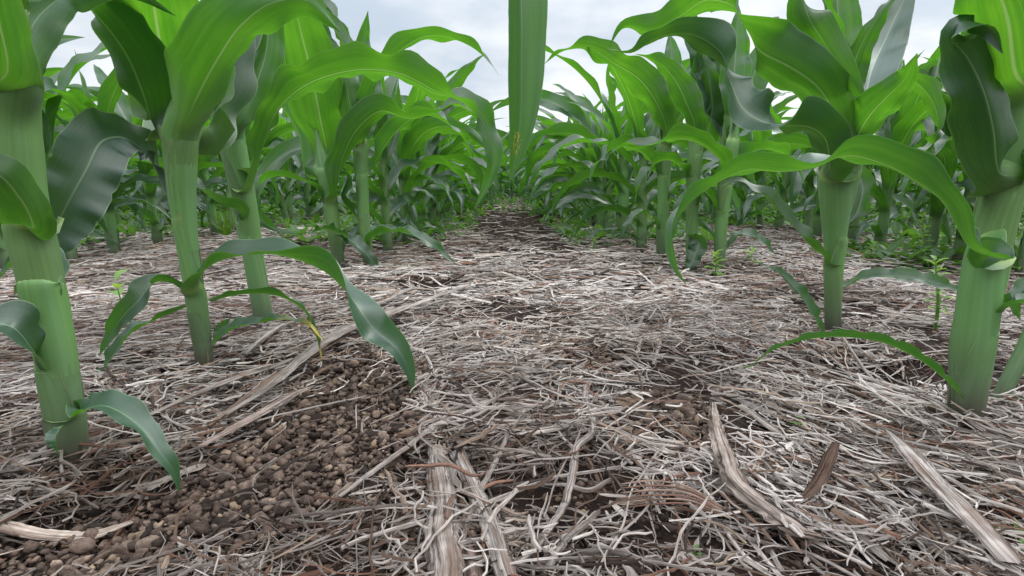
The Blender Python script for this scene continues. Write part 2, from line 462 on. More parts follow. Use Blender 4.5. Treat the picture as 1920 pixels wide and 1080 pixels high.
class Hero:
    def __init__(s, name, stalk, label, Z=None, whorl=0, seed=0, group="corn plants in rows", top_extra=0.02):
        b = stalk[0]
        g = G(b[0], b[1])
        s.Z = Z or g[1]
        base = P3(b[0], b[1], s.Z)
        HERO_FEET.append((base[0], base[1]))
        s.root = bpy.data.objects.new(name, None); col.objects.link(s.root)
        s.root.location = Vector(base)
        s.root.empty_display_size = .05
        tag(s.root, label, "corn plant", group)
        s.base = base
        s.rng = np.random.default_rng(seed + 5)
        pts = [P3(p[0], p[1], s.Z + (p[3] if len(p) > 3 else 0)) for p in stalk]
        rad = [p[2] * .87 * s.Z / F for p in stalk]
        s.px = np.array([p[:2] for p in stalk], float)
        low = pts[0] - np.array([0, 0, .02]); low[2] = min(low[2], -.02 + H(low[0], low[1]))
        allp = [low] + pts; allr = [rad[0]] + rad
        # close the top to a point
        up = norm(pts[-1] - pts[-2])
        allp.append(pts[-1] + up * top_extra); allr.append(rad[-1] * .5)
        C, _ = hermite(allp, 40, np.array(allr)[:, None])
        s.axis = np.array(pts); s.rad = np.array(rad); s.py = np.array([p[1] for p in stalk], float)
        C[:, 3] *= 1 - .8 * sm(.55, .85, np.linspace(0, 1, 40))
        V, f, st = tube(C[:, :3] - base, np.maximum(C[:, 3], .002), 18, s.rng.random())
        me = big_mesh("stalk", V, [f], {"st": st}, M_STALK)
        link("stalk", me, s.root)
        s.n = 0

    def at(s, py):
        o = np.argsort(s.py)
        p = np.array([np.interp(py, s.py[o], s.axis[o, k]) for k in range(3)])
        return p, np.interp(py, s.py[o], s.rad[o])

    def leaf(s, pts, w, sh=None, d=None, ruf=.06, cup=.6, fold=.42, kr=3.2, tip=0.0, n=56, label=None, sharp=1.7, base=.55, peak=.38, name="leaf", gap=.0008, spots=False, mat=None, age=None, unroll=.12, nick=.02):
        s.n += 1
        rnd = float(s.rng.random())
        P = [P3(p[0], p[1], s.Z + (p[3] if len(p) > 3 else 0)) for p in pts]
        ang = [R(p[2]) for p in pts]
        wm = w * .9 * s.Z / F
        nsh = 0; rs = .01; D = None
        ctrl = list(P); av = list(ang)
        if sh:
            y0, y1 = sh
            ys = np.linspace(y0, y1, 5)
            ax = [s.at(y) for y in ys]
            up = norm(ax[-1][0] - ax[0][0])
            if d is not None:
                D = np.array([math.cos(R(d)), -math.sin(R(d)), 0.0])
            else:
                D = (P[1] if len(P) > 1 else P[0]) - ax[-1][0]
            D = norm(D - up * np.dot(D, up))
            rr5 = [a[1] * (1.005 + .07 * q / 4) + .0002 + gap * .5 * q / 4 for q, a in enumerate(ax)]
            shp = [a[0] + D * r5 for a, r5 in zip(ax, rr5)]
            ctrl = shp + ctrl; av = [av[0]] * 5 + av
            nsh = 5
        C, t = hermite(ctrl, n + (14 if sh else 0), np.array(av)[:, None])
        a = C[:, 3]; C = C[:, :3]
        L = np.concatenate([[0], np.cumsum(np.linalg.norm(np.diff(C, axis=0), axis=1))])
        if sh:
            k = np.argmin(np.linalg.norm(C - ctrl[4], axis=1))
            Ls = L[k]
            rs = np.interp(L, np.linspace(0, Ls, 5), rr5)
        else:
            Ls = 0
        sb = np.clip((L - Ls) / (L[-1] - Ls), 0, 1)
        T = norm(np.gradient(C, axis=0)); Vv = norm(CAM - C)
        e1 = norm(np.cross(T, Vv)); e2 = np.cross(e1, T)
        N = np.cos(a)[:, None] * e2 + np.sin(a)[:, None] * e1
        if sh:
            wt = (1 - sm(.0, .16 if unroll < .2 else unroll, sb))[:, None]
            N = norm(N * (1 - wt) + (-D)[None, :] * wt)
        N = smooth_rows(N, 4)
        shw = (1 - sm(0.0, .07 if unroll < .2 else unroll * .8, sb)) if sh else np.zeros(len(sb))
        V, f, st, mk = make_leaf(C, N, sb, wm, rs, shw, rnd, cup, fold, ruf * 2.6, 15, kr * 1.35, tip, None, sharp, base, peak, unroll, nick)
        if spots: mk[:, 2] = np.maximum(mk[:, 2], .25 * np.exp(-((st[:, 1] - .945) / .014) ** 2) * np.exp(-((st[:, 0] + .15) / .4) ** 2))
        me = big_mesh(name, V - s.base, [f], {"st": st, "mk": mk}, mat or M_LEAF)
        o = link(name, me, s.root)
        if age is None: age = .55 if (sh and sh[1] > 400) or not sh else .1
        o.color = (1 - age, 1, 1, 1)
        if label: o["label"] = label
        return o

    def local_leaf(s, z0, z1, az, length, width, elev, droop, twist=0.0, drift=0.0, ruf=.06):
        """leaf described by its own lengths and angles, rising off the stalk between heights z0..z1 (m above the base)"""
        zz = s.axis[:, 2] - s.base[2]
        A0 = np.array([np.interp(z0, zz, s.axis[:, k]) for k in range(3)]); A1 = np.array([np.interp(z1, zz, s.axis[:, k]) for k in range(3)])
        A0[2] = s.base[2] + z0; A1[2] = s.base[2] + z1
        r = float(np.interp(z1, zz, s.rad))
        V, f, st, mk = local_ribbon(A0 - s.base, A1 - s.base, r, az, length, width, elev, droop, twist, drift, ruf, float(s.rng.random()))
        me = big_mesh("leaf", V, [f], {"st": st, "mk": mk}, M_LEAF)
        return link("leaf", me, s.root)


def local_ribbon(A0, A1, r, az, length, width, elev, droop, twist, drift, ruf, rnd, nb=40, ns=8, nc=11, kr=4.0, cup=.5, fold=.38, tip=0.0, power=1.3):
    D = np.array([math.cos(az), math.sin(az), 0.0])
    rsv = r * (1.0 + .08 * np.linspace(0, 1, ns)) + .0003
    shp = np.linspace(A0, A1, ns) + D * rsv[:, None]
    s = np.linspace(0, 1, nb)
    th = elev - droop * s ** power
    # ease from vertical at the collar
    th = th + (math.pi / 2 - elev) * np.exp(-(s / .06) ** 2)
    hd = az + drift * s ** 1.5
    step = length / (nb - 1)
    dx = np.cos(th) * np.cos(hd); dy = np.cos(th) * np.sin(hd); dz = np.sin(th)
    B = np.stack([dx, dy, dz], 1) * step
    B = shp[-1] + np.cumsum(B, 0)
    C = np.vstack([shp, B])
    T = norm(np.gradient(C, axis=0))
    sb = np.concatenate([np.zeros(ns), np.linspace(1 / nb, 1, nb)])
    hdv = np.concatenate([np.full(ns, az), hd])
    lat = np.stack([-np.sin(hdv), np.cos(hdv), 0 * hdv], 1)
    N = norm(np.cross(T, lat))
    up_sign = np.where(np.sum(N * np.stack([-np.cos(hdv), -np.sin(hdv), 0 * hdv + 1e-3], 1), 1)[:1] < 0, -1, 1)
    N = N * up_sign
    tw = twist * sm(.05, 1, sb)
    Bn = np.cross(T, N)
    N = norm(np.cos(tw)[:, None] * N + np.sin(tw)[:, None] * Bn)
    shw = 1 - sm(0, .09, sb)
    return make_leaf(C, N, sb, width, np.concatenate([rsv, np.full(nb, rsv[-1])]), shw, rnd, cup, fold, ruf, nc, kr, tip)


# ------------------------------------------------------------------ procedural plants
def gen_plant(seed, lod):
    """parts of one corn plant in its own space: list of (name, V, F, st, mk or None)"""
    q = np.random.default_rng(seed)
    parts = []
    Hs = .215 + q.normal() * .012
    r0 = .0125 * (1 + q.normal() * .08)
    lean = q.normal(size=2) * .05
    nz = {0: 16, 1: 8, 2: 4}[lod]
    zs = np.linspace(-.02, Hs, nz)
    C = np.stack([lean[0] * zs ** 1.2 if False else lean[0] * zs, lean[1] * zs, zs], 1)
    rad = r0 * (1.05 - .35 * np.clip(zs / Hs, 0, 1))
    V, f, st = tube(C, rad, {0: 14, 1: 8, 2: 5}[lod], q.random())
    parts.append(("stalk", V, f, st, np.zeros_like(st)))
    zc = np.array([.042, .052, .068, .10, .128, .155, .18, .203, .225, .243, .255]) + q.normal(size=11) * .005
    ln = np.array([.16, .21, .24, .26, .31, .36, .41, .42, .39, .31, .22]) * (1 + q.normal(size=11) * .08)
    wd = np.array([.020, .026, .033, .040, .047, .052, .056, .058, .055, .047, .032]) * (1 + q.normal(size=11) * .07)
    el = np.array([35, 40, 45, 50, 56, 62, 66, 70, 76, 82, 87]) + q.normal(size=11) * 6
    dr = np.array([95, 105, 115, 125, 135, 140, 138, 125, 95, 60, 20]) + q.normal(size=11) * 14
    az0 = q.normal() * .3
    nb = {0: 34, 1: 16, 2: 7}[lod]; nc = {0: 9, 1: 5, 2: 3}[lod]; ns = {0: 7, 1: 3, 2: 2}[lod]
    for i in range(11):
        if i < 2 and q.random() < .3: continue
        z1 = zc[i]; z0 = max(0.0, z1 - .045 - .003 * i)
        p0 = np.array([lean[0] * z0, lean[1] * z0, z0]); p1 = np.array([lean[0] * z1, lean[1] * z1, z1])
        r = float(np.interp(z1, [0, Hs], [r0, r0 * .7])) + .0002 * (11 - i) * .5
        az = az0 + i * math.pi + q.normal() * .35
        V, f, st, mk = local_ribbon(p0, p1, r, az, ln[i], wd[i], R(el[i]), R(dr[i]), q.normal() * 1.0, q.normal() * .8, .15 if lod < 2 else .06,
                                    float(q.random()), nb, ns, nc, kr=3.0 + q.random() * 2, power=1.1 + q.random() * .5)
        parts.append(("leaf", V, f, st, mk))
    return parts


def merge(parts):
    off = 0; Vs = []; Fs = []; S = []; K = []
    for _, V, f, st, mk in parts:
        Vs.append(V); Fs.append(f + off); S.append(st); K.append(mk); off += len(V)
    return np.vstack(Vs), np.vstack(Fs), np.vstack(S), np.vstack(K)

# ------------------------------------------------------------------ the measured plants, left row
GL = "corn plants in the row left of the straw path"
GR = "corn plants in the row right of the straw path"

p = Hero("corn_plant", [(132, 868, 36), (108, 680, 37), (72, 500, 38), (38, 350, 42), (15, 200, 46), (0, 60, 46), (-15, -80, 40)],
         "thick pale green corn plant at the left edge, a short leaf drooping at its foot", seed=1, group=GL)
p.leaf([(158, 768, -60, -.02), (205, 763, -45, -.03), (258, 796, -35, -.035), (300, 848, -30, -.04), (328, 890, -20, -.04), (335, 926, -20, -.04)], 66, sh=(862, 775), d=8, ruf=.05, cup=.5)
p.leaf([(112, 800, 40, -.02), (104, 825, 60, -.03), (112, 855, 90, -.03)], 34, ruf=.02)
p.leaf([(60, 655, 60, -.02), (20, 612, 55, -.03), (-40, 610, 40, -.03), (-120, 660, 30, -.03)], 92, sh=(860, 676), d=172, cup=.6, age=.9)
p.leaf([(62, 425, 200, -.03), (36, 370, 190, -.05), (0, 330, 175, -.06), (-60, 310, 160, -.06), (-150, 380, 140, -.06)], 84, sh=(640, 432), d=60, ruf=.05)
p.leaf([(95, 510, 60, .01), (60, 460, 100, .05), (20, 500, 60, .08), (-40, 560, 40, .08)], 80, sh=(700, 520), d=60)
p.leaf([(62, 165, 200, -.01), (52, 110, 190, -.01), (56, 60, 170, .01), (88, 15, 150, .04), (145, -12, 140, .08), (230, -20, 160, .1), (330, 30, 180, .14)], 84, sh=(420, 235), d=20, ruf=.05, unroll=.3, base=.9)
p.leaf([(14, 130, 200, -.03), (-2, 40, 200, -.045), (-22, -60, 190, -.06), (-50, -250, 180, -.05)], 112, sh=(360, 200), d=120, ruf=.04, unroll=.3, base=.8)
p.leaf([(25, 60, 30, .04), (60, -60, 40, .06), (90, -200, 30, .08), (120, -330, 30, .08)], 120, sh=(300, 130), d=-60, ruf=.05)
p.leaf([(0, -60, 20, .0), (-5, -200, 20, .02), (0, -380, 20, .04)], 110, sh=(120, 0), d=-100)

p = Hero("corn_plant", [(385, 690, 19), (372, 590, 19), (352, 460, 20), (342, 380, 24), (339, 300, 29), (337, 230, 32), (337, 140, 28)],
         "corn plant with two wide glowing upper leaves, second from the left edge", seed=2, group=GL)
p.leaf([(372, 535, -90, -.01), (392, 500, -70, -.02), (430, 484, -74, -.03), (490, 475, -66, -.04), (555, 486, -72, -.06), (612, 512, -96, -.07),
        (648, 546, -96, -.08), (680, 588, -30, -.09), (700, 615, -14, -.09), (745, 655, -20, -.10), (768, 700, -25, -.10), (774, 738, -20, -.10)], 88, sh=(640, 548), d=20, ruf=.05, kr=3, peak=.55, age=.7)
p.leaf([(395, 565, -120, -.03), (450, 552, -110, -.04), (515, 553, -110, -.04), (565, 578, -80, -.03), (592, 628, -50, -.02), (605, 682, -30, -.02)], 26, ruf=.06, tip=.25)
p.leaf([(398, 650, -60, -.01), (425, 622, -60, -.02), (480, 606, -70, -.03), (540, 600, -70, -.03), (580, 612, -60, -.03), (608, 642, -60, -.03)], 36, tip=.45, ruf=.05)
p.leaf([(405, 640, -20, 0), (418, 612, -10, .01), (432, 596, 0, .01)], 24)
p.leaf([(350, 575, 110, -.02), (300, 596, 100, -.03), (250, 622, 70, -.04), (210, 670, 60, -.04), (180, 715, 70, -.04), (152, 752, 70, -.04)], 34, ruf=.06)
p.leaf([(352, 572, 90, .0), (330, 535, 110, .0), (290, 530, 70, .0), (262, 560, 30, -.01), (225, 600, 20, -.01), (200, 640, 20, -.01), (186, 668, 30, -.01)], 52, sh=(640, 580), d=180, ruf=.05)
p.leaf([(322, 400, 120, .0), (305, 350, 100, .01), (270, 285, 70, .02), (232, 258, 50, .0), (195, 262, 20, -.02), (160, 320, 0, -.04), (125, 385, 0, -.05), (100, 440, 10, -.05), (86, 492, 10, -.05)], 112, sh=(560, 420), d=180, ruf=.05, cup=.3, kr=7, sharp=5, peak=.6, fold=.25, age=1, nick=.10)
p.leaf([(352, 222, 190, -.035), (376, 170, 200, -.05), (412, 105, 205, -.065), (452, 48, 200, -.075), (505, 8, 185, -.075), (570, 0, 160, -.06), (640, 60, 140, -.04)], 124, sh=(470, 262), d=60, ruf=.06, cup=.7, kr=2.6, base=.95, fold=.6, unroll=.34)
p.leaf([(326, 215, 180, .04), (313, 160, 180, .015), (298, 70, 180, -.03), (284, -30, 180, -.08), (275, -150, 180, -.12), (270, -260, 170, -.14)], 170, sh=(400, 255), d=-90, ruf=.04, cup=.4, kr=2.5, base=.75, unroll=.3)
p.leaf([(290, 240, 150, .0), (266, 170, 155, -.02), (235, 100, 150, -.04), (195, 45, 130, -.06), (150, 0, 100, -.07), (90, -20, 90, -.07), (30, 20, 70, -.03)], 112, sh=(440, 270), d=180, ruf=.05, age=.35, fold=.6)
p.leaf([(395, 230, 60, .05), (425, 170, 60, .08), (440, 90, 40, .1), (452, 0, 20, .12), (470, -120, 10, .13)], 96, sh=(400, 265), d=-20, ruf=.06, unroll=.3, base=.9)

p = Hero("corn_plant", [(497, 622, 19), (482, 520, 20), (468, 430, 21), (455, 360, 22), (440, 290, 24), (425, 220, 25), (418, 140, 22)],
         "corn plant whose long upper leaf arches over the straw path, third from the left edge", seed=3, group=GL)
p.leaf([(448, 395, 110, -.02), (420, 385, 100, -.03), (392, 368, 80, -.03), (366, 345, 70, -.02), (340, 345, 60, 0)], 46, sh=(600, 408), d=160, ruf=.08)
p.leaf([(478, 335, -60, -.02), (492, 280, -100, -.03), (515, 215, -130, -.04), (560, 168, -140, -.05), (630, 138, -140, -.06), (690, 130, -130, -.06), (750, 138, -140, -.05),
        (815, 170, -130, -.04), (870, 195, -70, -.03), (912, 240, -30, -.02), (924, 305, -10, -.02), (905, 360, -10, -.02), (890, 392, 0, -.02)], 74, sh=(470, 352), d=10, ruf=.09, kr=6, sharp=2.4, n=80)
p.leaf([(412, 210, 20, -.03), (404, 160, 30, -.04), (420, 100, 20, -.03), (450, 40, 10, 0), (470, -60, 0, .02), (480, -160, 10, .04)], 84, sh=(350, 235), d=110, ruf=.05, age=.7)
p.leaf([(450, 240, 190, -.02), (480, 160, 190, .0), (500, 90, 180, .02), (500, 0, 180, .03), (480, -100, 170, .02)], 84, sh=(340, 262), d=40, cup=1.0, unroll=.35, base=.9)
p.leaf([(405, 250, 100, .0), (385, 200, 110, .02), (350, 160, 110, .05), (300, 180, 80, .09)], 60, sh=(400, 280), d=190)
p.leaf([(440, 110, -60, .0), (500, -120, -110, .04), (640, -300, -110, .08), (800, -330, -100, .10), (915, -250, -70, .10), (968, -110, -30, .09), (978, 30, -28, .08), (978, 130, -22, .08), (976, 220, -14, .08), (968, 290, -8, .08), (955, 342, -5, .08)], 92,
       sh=(240, 150), d=-20, ruf=.025, kr=4, sharp=2.0, peak=.80, n=110, fold=.6, age=.3, label="long leaf hanging straight down over the path with a yellow spotted tip", spots=True)

p = Hero("corn_plant", [(637, 507, 13), (627, 440, 13), (618, 370, 14), (606, 310, 15), (596, 260, 16), (588, 200, 14)],
         "corn plant with one wide upright glowing leaf, fourth from the left edge", seed=4, group=GL)
p.leaf([(612, 290, 180, .02), (600, 220, 180, -.02), (582, 130, 180, -.08), (562, 50, 180, -.14), (545, -30, 180, -.19), (530, -110, 170, -.22)], 112, sh=(400, 320), d=90, ruf=.035, cup=.4, kr=2.5, unroll=.22, base=.6)
p.leaf([(632, 350, -110, -.03), (645, 290, -150, -.04), (672, 240, -150, -.05), (715, 208, -140, -.05), (765, 222, -110, -.04), (810, 215, -80, -.04), (860, 195, -80, -.02), (905, 225, -50, 0)], 58, sh=(470, 380), d=20, ruf=.08)
p.leaf([(590, 350, 100, -.02), (550, 335, 100, -.03), (510, 332, 90, -.03), (482, 352, 60, -.03), (480, 390, 30, -.03), (505, 425, -20, -.02), (565, 440, -60, 0)], 36, sh=(480, 385), d=190, ruf=.06)
p.leaf([(575, 330, 100, .03), (560, 250, 120, .06), (520, 190, 110, .1), (490, 150, 100, .14), (480, 100, 90, .16)], 56, sh=(400, 330), d=170, ruf=.06)
p.leaf([(598, 160, -40, .04), (610, 80, -40, .06), (590, 10, 0, .08), (625, 50, -120, .0), (650, 100, -120, -.04), (660, 150, -100, -.06)], 52)
p.leaf([(640, 480, -60, 0), (660, 440, -60, .02), (720, 430, -60, .04), (790, 445, -50, .05)], 26)

p = Hero("corn_plant", [(692, 505, 11), (686, 450, 11), (681, 390, 12), (677, 330, 13), (676, 280, 14), (680, 230, 12)],
         "slim corn plant with a high leaf curving across the sky, fifth from the left edge", seed=5, group=GL)
p.leaf([(676, 250, -150, -.02), (690, 190, -140, -.02), (712, 135, -130, -.03), (750, 95, -130, -.04), (800, 68, -140, -.04), (850, 73, -120, -.04), (890, 92, -110, -.04), (918, 118, -90, -.03), (936, 142, -70, -.03)], 46, sh=(360, 270), d=20, ruf=.08)
p.leaf([(655, 445, 90, -.04), (610, 430, 100, -.06), (575, 440, 80, -.06)], 30, ruf=.08)
p.leaf([(690, 470, -90, -.04), (640, 440, -90, -.06), (672, 462, -40, -.07), (700, 495, -30, -.07), (712, 540, -20, -.07)], 30)
p.leaf([(695, 448, -110, -.03), (745, 434, -90, -.05), (795, 450, -50, -.06), (830, 475, -35, -.06), (857, 498, -30, -.06)], 36, sh=(500, 460), d=20, ruf=.06)
p.leaf([(662, 400, 100, 0), (640, 370, 110, -.02), (650, 330, 90, -.03), (600, 330, 60, -.05)], 36, sh=(480, 410), d=190)
p.leaf([(684, 240, 20, .03), (690, 160, 10, .05), (680, 90, 10, .06), (690, 20, 10, .05)], 56, sh=(340, 270), d=-90)
p.leaf([(668, 255, 170, -.02), (655, 190, 170, -.03), (640, 120, 160, -.02), (610, 60, 150, .0)], 52, sh=(330, 280), d=150)
p.leaf([(700, 310, -120, .02), (740, 250, -130, .03), (790, 215, -120, .04), (850, 240, -80, .04), (890, 290, -50, .03)], 48, sh=(400, 330), d=0, ruf=.1)

# ------------------------------------------------------------------ right row
p = Hero("corn_plant", [(1808, 786, 35), (1824, 640, 40), (1848, 500, 38), (1870, 400, 37), (1886, 300, 40), (1900, 180, 44), (1908, 40, 44), (1915, -100, 36)],
         "thickest corn plant, at the right edge, a long leaf reaching left across its neighbour", seed=6, group=GR)
p.leaf([(1850, 478, 60, -.05), (1815, 462, 80, -.055), (1793, 425, 100, -.055), (1765, 375, 110, -.055), (1710, 335, 120, -.05), (1650, 305, 130, -.05), (1585, 292, 120, -.045), (1525, 315, 60, -.04), (1470, 322, 110, -.03),
        (1400, 318, 120, -.02), (1340, 345, 110, -.01), (1290, 385, 100, -.01), (1262, 425, 60, -.01), (1258, 470, 40, -.01), (1270, 508, 30, -.01), (1287, 534, 20, -.01)], 84, sh=(700, 480), d=165, ruf=.05, kr=5, sharp=2.2, n=90, base=.7, age=.45)
p.leaf([(1872, 320, 200, -.035), (1862, 240, 205, -.045), (1842, 165, 200, -.05), (1812, 105, 180, -.05), (1785, 70, 140, -.05), (1800, 40, 90, -.06), (1850, 50, 40, -.07), (1880, 100, 20, -.075)], 98, sh=(480, 345), d=75, ruf=.09, cup=.6, kr=3.2, base=.6, sharp=2.5, fold=.6, age=.75, unroll=.3)
p.leaf([(1930, 290, -60, -.02), (1980, 260, -70, -.02), (2060, 290, -50, -.02)], 80, sh=(460, 335), d=20)
p.leaf([(1900, 120, 160, -.06), (1890, 40, 165, -.07), (1860, -60, 165, -.08), (1840, -200, 170, -.08)], 190, sh=(320, 210), d=100, ruf=.05, unroll=.3, base=.8)
p.leaf([(1925, 120, 10, .06), (1930, 0, 10, .08), (1950, -180, 0, .1)], 190, sh=(280, 180), d=-80)
p.leaf([(1880, 585, -80, -.01), (1905, 568, -80, -.02), (1935, 575, -60, -.02), (1990, 640, -40, -.02)], 50, sh=(760, 610), d=0)
p.leaf([(1800, 742, 80, -.02), (1772, 712, 100, -.03), (1720, 672, 110, -.03), (1660, 644, 110, -.03), (1590, 632, 110, -.03), (1510, 637, 110, -.03), (1440, 662, 100, -.03), (1405, 688, 100, -.03), (1372, 692, 100, -.03)], 40, ruf=.04, kr=7)
p.leaf([(1905, -60, 20, 0), (1915, -220, 20, .02), (1940, -380, 20, .05)], 120, sh=(100, 0), d=200)

p = Hero("corn_plant", [(1850, 792, 14), (1885, 725, 16), (1925, 650, 18), (1965, 560, 18), (1990, 500, 14)],
         "slanting corn shoot low at the right edge, beside the thickest stalk", Z=.44, seed=16, group=GR, top_extra=.05)
p.leaf([(1895, 780, -70, .0), (1915, 765, -50, -.01), (1960, 770, -40, -.01)], 44)
p.leaf([(1880, 800, -60, 0), (1862, 808, -40, -.01), (1840, 822, -60, -.01)], 20)
p.leaf([(1935, 590, 100, .0), (1925, 540, 60, .0), (1905, 560, 30, .0), (1912, 600, 10, 0)], 40)

p = Hero("corn_plant", [(1562, 632, 16), (1562, 540, 17), (1565, 460, 20), (1567, 400, 28), (1572, 340, 36), (1582, 280, 36), (1590, 200, 26)],
         "corn plant with a flaring pale green whorl of broad leaves, second from the right edge", seed=7, group=GR)
p.leaf([(1545, 482, 90, -.01), (1520, 462, 90, -.02), (1485, 420, 70, -.02), (1450, 385, 60, -.02), (1420, 355, 60, -.01), (1385, 338, 60, .0), (1350, 350, 60, 0)], 50, sh=(620, 490), d=180, ruf=.07)
p.leaf([(1585, 440, -50, .0), (1606, 400, -30, .01), (1618, 355, -30, .02), (1600, 310, -40, .05), (1570, 290, -60, .08)], 66, sh=(590, 448), d=0, ruf=.08, cup=.9)
p.leaf([(1555, 300, 150, -.06), (1548, 262, 150, -.07), (1515, 238, 140, -.08), (1470, 235, 110, -.08), (1430, 228, 40, -.08), (1395, 205, 30, -.07), (1370, 155, 60, -.06), (1348, 95, 140, -.04),
        (1300, 66, 150, -.03), (1235, 70, 120, -.02), (1180, 100, 100, -.02), (1140, 92, 80, -.02)], 84, sh=(470, 340), d=160, ruf=.06, kr=5, n=80, sharp=2.6, base=.7, age=.7)
p.leaf([(1572, 275, 160, -.03), (1560, 205, 165, -.05), (1530, 160, 165, -.06), (1480, 125, 165, -.06), (1425, 95, 140, -.05), (1398, 50, 60, -.03), (1372, 10, 120, -.01), (1325, 0, 150, .0),
        (1275, 30, 150, .02), (1220, 55, 150, .02), (1170, 50, 130, .02), (1142, 88, 120, .02)], 104, sh=(400, 305), d=150, ruf=.05, kr=4, n=80, sharp=2.4, unroll=.2, base=.7)
p.leaf([(1602, 280, 190, -.03), (1625, 225, 190, -.06), (1660, 185, 185, -.09), (1695, 150, 180, -.11), (1720, 100, 170, -.13)], 84, sh=(400, 320), d=30, cup=1.0, unroll=.35, base=.9)
p.leaf([(1615, 210, 0, .04), (1632, 140, -10, .08), (1662, 70, -15, .13), (1690, 10, -20, .15), (1720, -50, -40, .15), (1780, -90, -70, .12)], 112, sh=(330, 240), d=-60, ruf=.05, cup=.4, age=.9)
p.leaf([(1595, 180, 170, .0), (1605, 110, 170, .0), (1640, 40, 150, -.01), (1690, -20, 140, -.02)], 52, sh=(300, 220), d=60)
p.leaf([(1580, 150, 90, .02), (1560, 40, 100, .0), (1520, -40, 90, -.03), (1506, -20, 60, -.05), (1515, 30, 180, -.06), (1545, 80, 180, -.06), (1590, 145, 180, -.06), (1626, 192, 180, -.06)], 66, sh=(290, 190), d=180, peak=.72, sharp=2.2)
p.leaf([(1600, 290, -60, .04), (1660, 180, -110, .03), (1705, 150, -150, .0), (1740, 178, -140, -.01), (1758, 225, -160, -.02), (1745, 285, 180, -.02), (1715, 318, 180, -.02), (1692, 338, 180, -.02)], 46, sh=(380, 310), d=0, ruf=.10, kr=5)
p.leaf([(1542, 628, 60, -.02), (1525, 590, 60, -.03), (1495, 545, 50, -.03), (1455, 508, 50, -.02), (1412, 490, 50, -.01)], 32, ruf=.06)
p.leaf([(1580, 540, -70, .01), (1625, 520, -60, .0), (1690, 520, -50, -.02), (1750, 530, -40, -.03), (1810, 548, -40, -.03)], 38, ruf=.05, sharp=2.6)
p.leaf([(1575, 120, 30, .03), (1570, 0, 20, .04), (1560, -150, 10, .06)], 80, sh=(260, 180), d=-120)

p = Hero("corn_plant", [(1348, 512, 12), (1351, 440, 12), (1356, 380, 13), (1362, 320, 15), (1368, 270, 17), (1372, 220, 14)],
         "corn plant with a small pale weed growing at its foot, third from the right edge", seed=8, group=GR)
p.leaf([(1350, 300, 120, -.04), (1315, 270, 120, -.05), (1265, 260, 120, -.06), (1220, 272, 70, -.06), (1175, 272, 70, -.05), (1140, 290, 60, -.04)], 52, sh=(440, 330), d=170, ruf=.06)
p.leaf([(1355, 240, 20, .03), (1340, 170, 20, .05), (1318, 110, 20, .07), (1295, 50, 10, .08), (1290, -20, 10, .06)], 74, sh=(350, 270), d=-100, age=.9)
p.leaf([(1385, 240, 160, .0), (1405, 160, 170, .02), (1435, 100, 170, .03), (1470, 60, 140, .03), (1520, 50, 120, .02), (1560, 110, 100, .02)], 62, sh=(350, 270), d=20)
p.leaf([(1372, 330, -70, .0), (1400, 290, -110, .02), (1440, 280, -110, .04), (1490, 310, -80, .06), (1510, 350, -50, .06)], 48, sh=(440, 350), d=-10, ruf=.1)
p.leaf([(1340, 390, 90, .0), (1320, 360, 90, -.02), (1290, 370, 60, -.04), (1270, 410, 40, -.04), (1262, 450, 30, -.04)], 36, sh=(480, 400), d=190)
p.leaf([(1375, 160, 10, .0), (1380, 90, 10, .01), (1385, 10, 0, .02)], 60, sh=(280, 210), d=-60)
p.leaf([(1360, 470, -60, 0), (1390, 440, -60, 0), (1430, 452, -50, .0), (1455, 480, -40, 0)], 26)

p = Hero("corn_plant", [(1295, 508, 12), (1297, 440, 12), (1298, 370, 12), (1302, 310, 14), (1306, 260, 14), (1308, 210, 12)],
         "corn plant with a bright leaf leaning left against the sky, fourth from the right edge", seed=9, group=GR)
p.leaf([(1302, 240, 150, -.02), (1288, 195, 160, -.03), (1265, 150, 160, -.03), (1235, 118, 140, -.03), (1190, 101, 110, -.02)], 56, sh=(340, 265), d=160, ruf=.05)
p.leaf([(1320, 270, 150, .0), (1335, 210, 170, .0), (1330, 150, 160, .0), (1312, 90, 150, .02)], 56, sh=(360, 290), d=30)
p.leaf([(1285, 330, 110, .0), (1255, 300, 110, -.02), (1225, 310, 90, -.03), (1200, 345, 60, -.03), (1190, 380, 50, -.03)], 40, sh=(420, 340), d=180, ruf=.1)
p.leaf([(1310, 380, -80, .0), (1335, 350, -80, .02), (1370, 370, -50, .03), (1390, 410, -40, .03)], 36, sh=(470, 390), d=0)
p.leaf([(1312, 190, 10, .02), (1320, 110, 10, .03), (1330, 40, 10, .03)], 56, sh=(300, 230), d=-80)
p.leaf([(1290, 440, 60, -.01), (1310, 455, 20, -.03), (1302, 480, 10, -.04), (1285, 515, 10, -.05)], 40)

p = Hero("corn_plant", [(1240, 492, 11), (1241, 430, 11), (1244, 370, 11), (1246, 310, 13), (1248, 260, 13), (1250, 210, 11)],
         "corn plant with a wavy leaf arching left over the path, fifth from the right edge", seed=10, group=GR)
p.leaf([(1248, 250, 160, -.02), (1232, 195, 165, -.03), (1200, 150, 160, -.04), (1150, 118, 140, -.05), (1100, 90, 140, -.05), (1060, 94, 120, -.05), (1018, 122, 100, -.04)], 62, sh=(340, 275), d=160, ruf=.08)
p.leaf([(1258, 270, -130, .0), (1275, 220, -150, .0), (1310, 190, -130, .02), (1350, 210, -90, .03)], 50, sh=(360, 290), d=10)
p.leaf([(1230, 320, 110, .0), (1200, 285, 120, -.02), (1160, 275, 110, -.03), (1125, 300, 70, -.03), (1105, 340, 50, -.03)], 44, sh=(400, 335), d=180, ruf=.1)
p.leaf([(1255, 370, -80, .0), (1280, 345, -80, .02), (1310, 360, -60, .03), (1330, 400, -40, .03)], 34, sh=(450, 380), d=0)
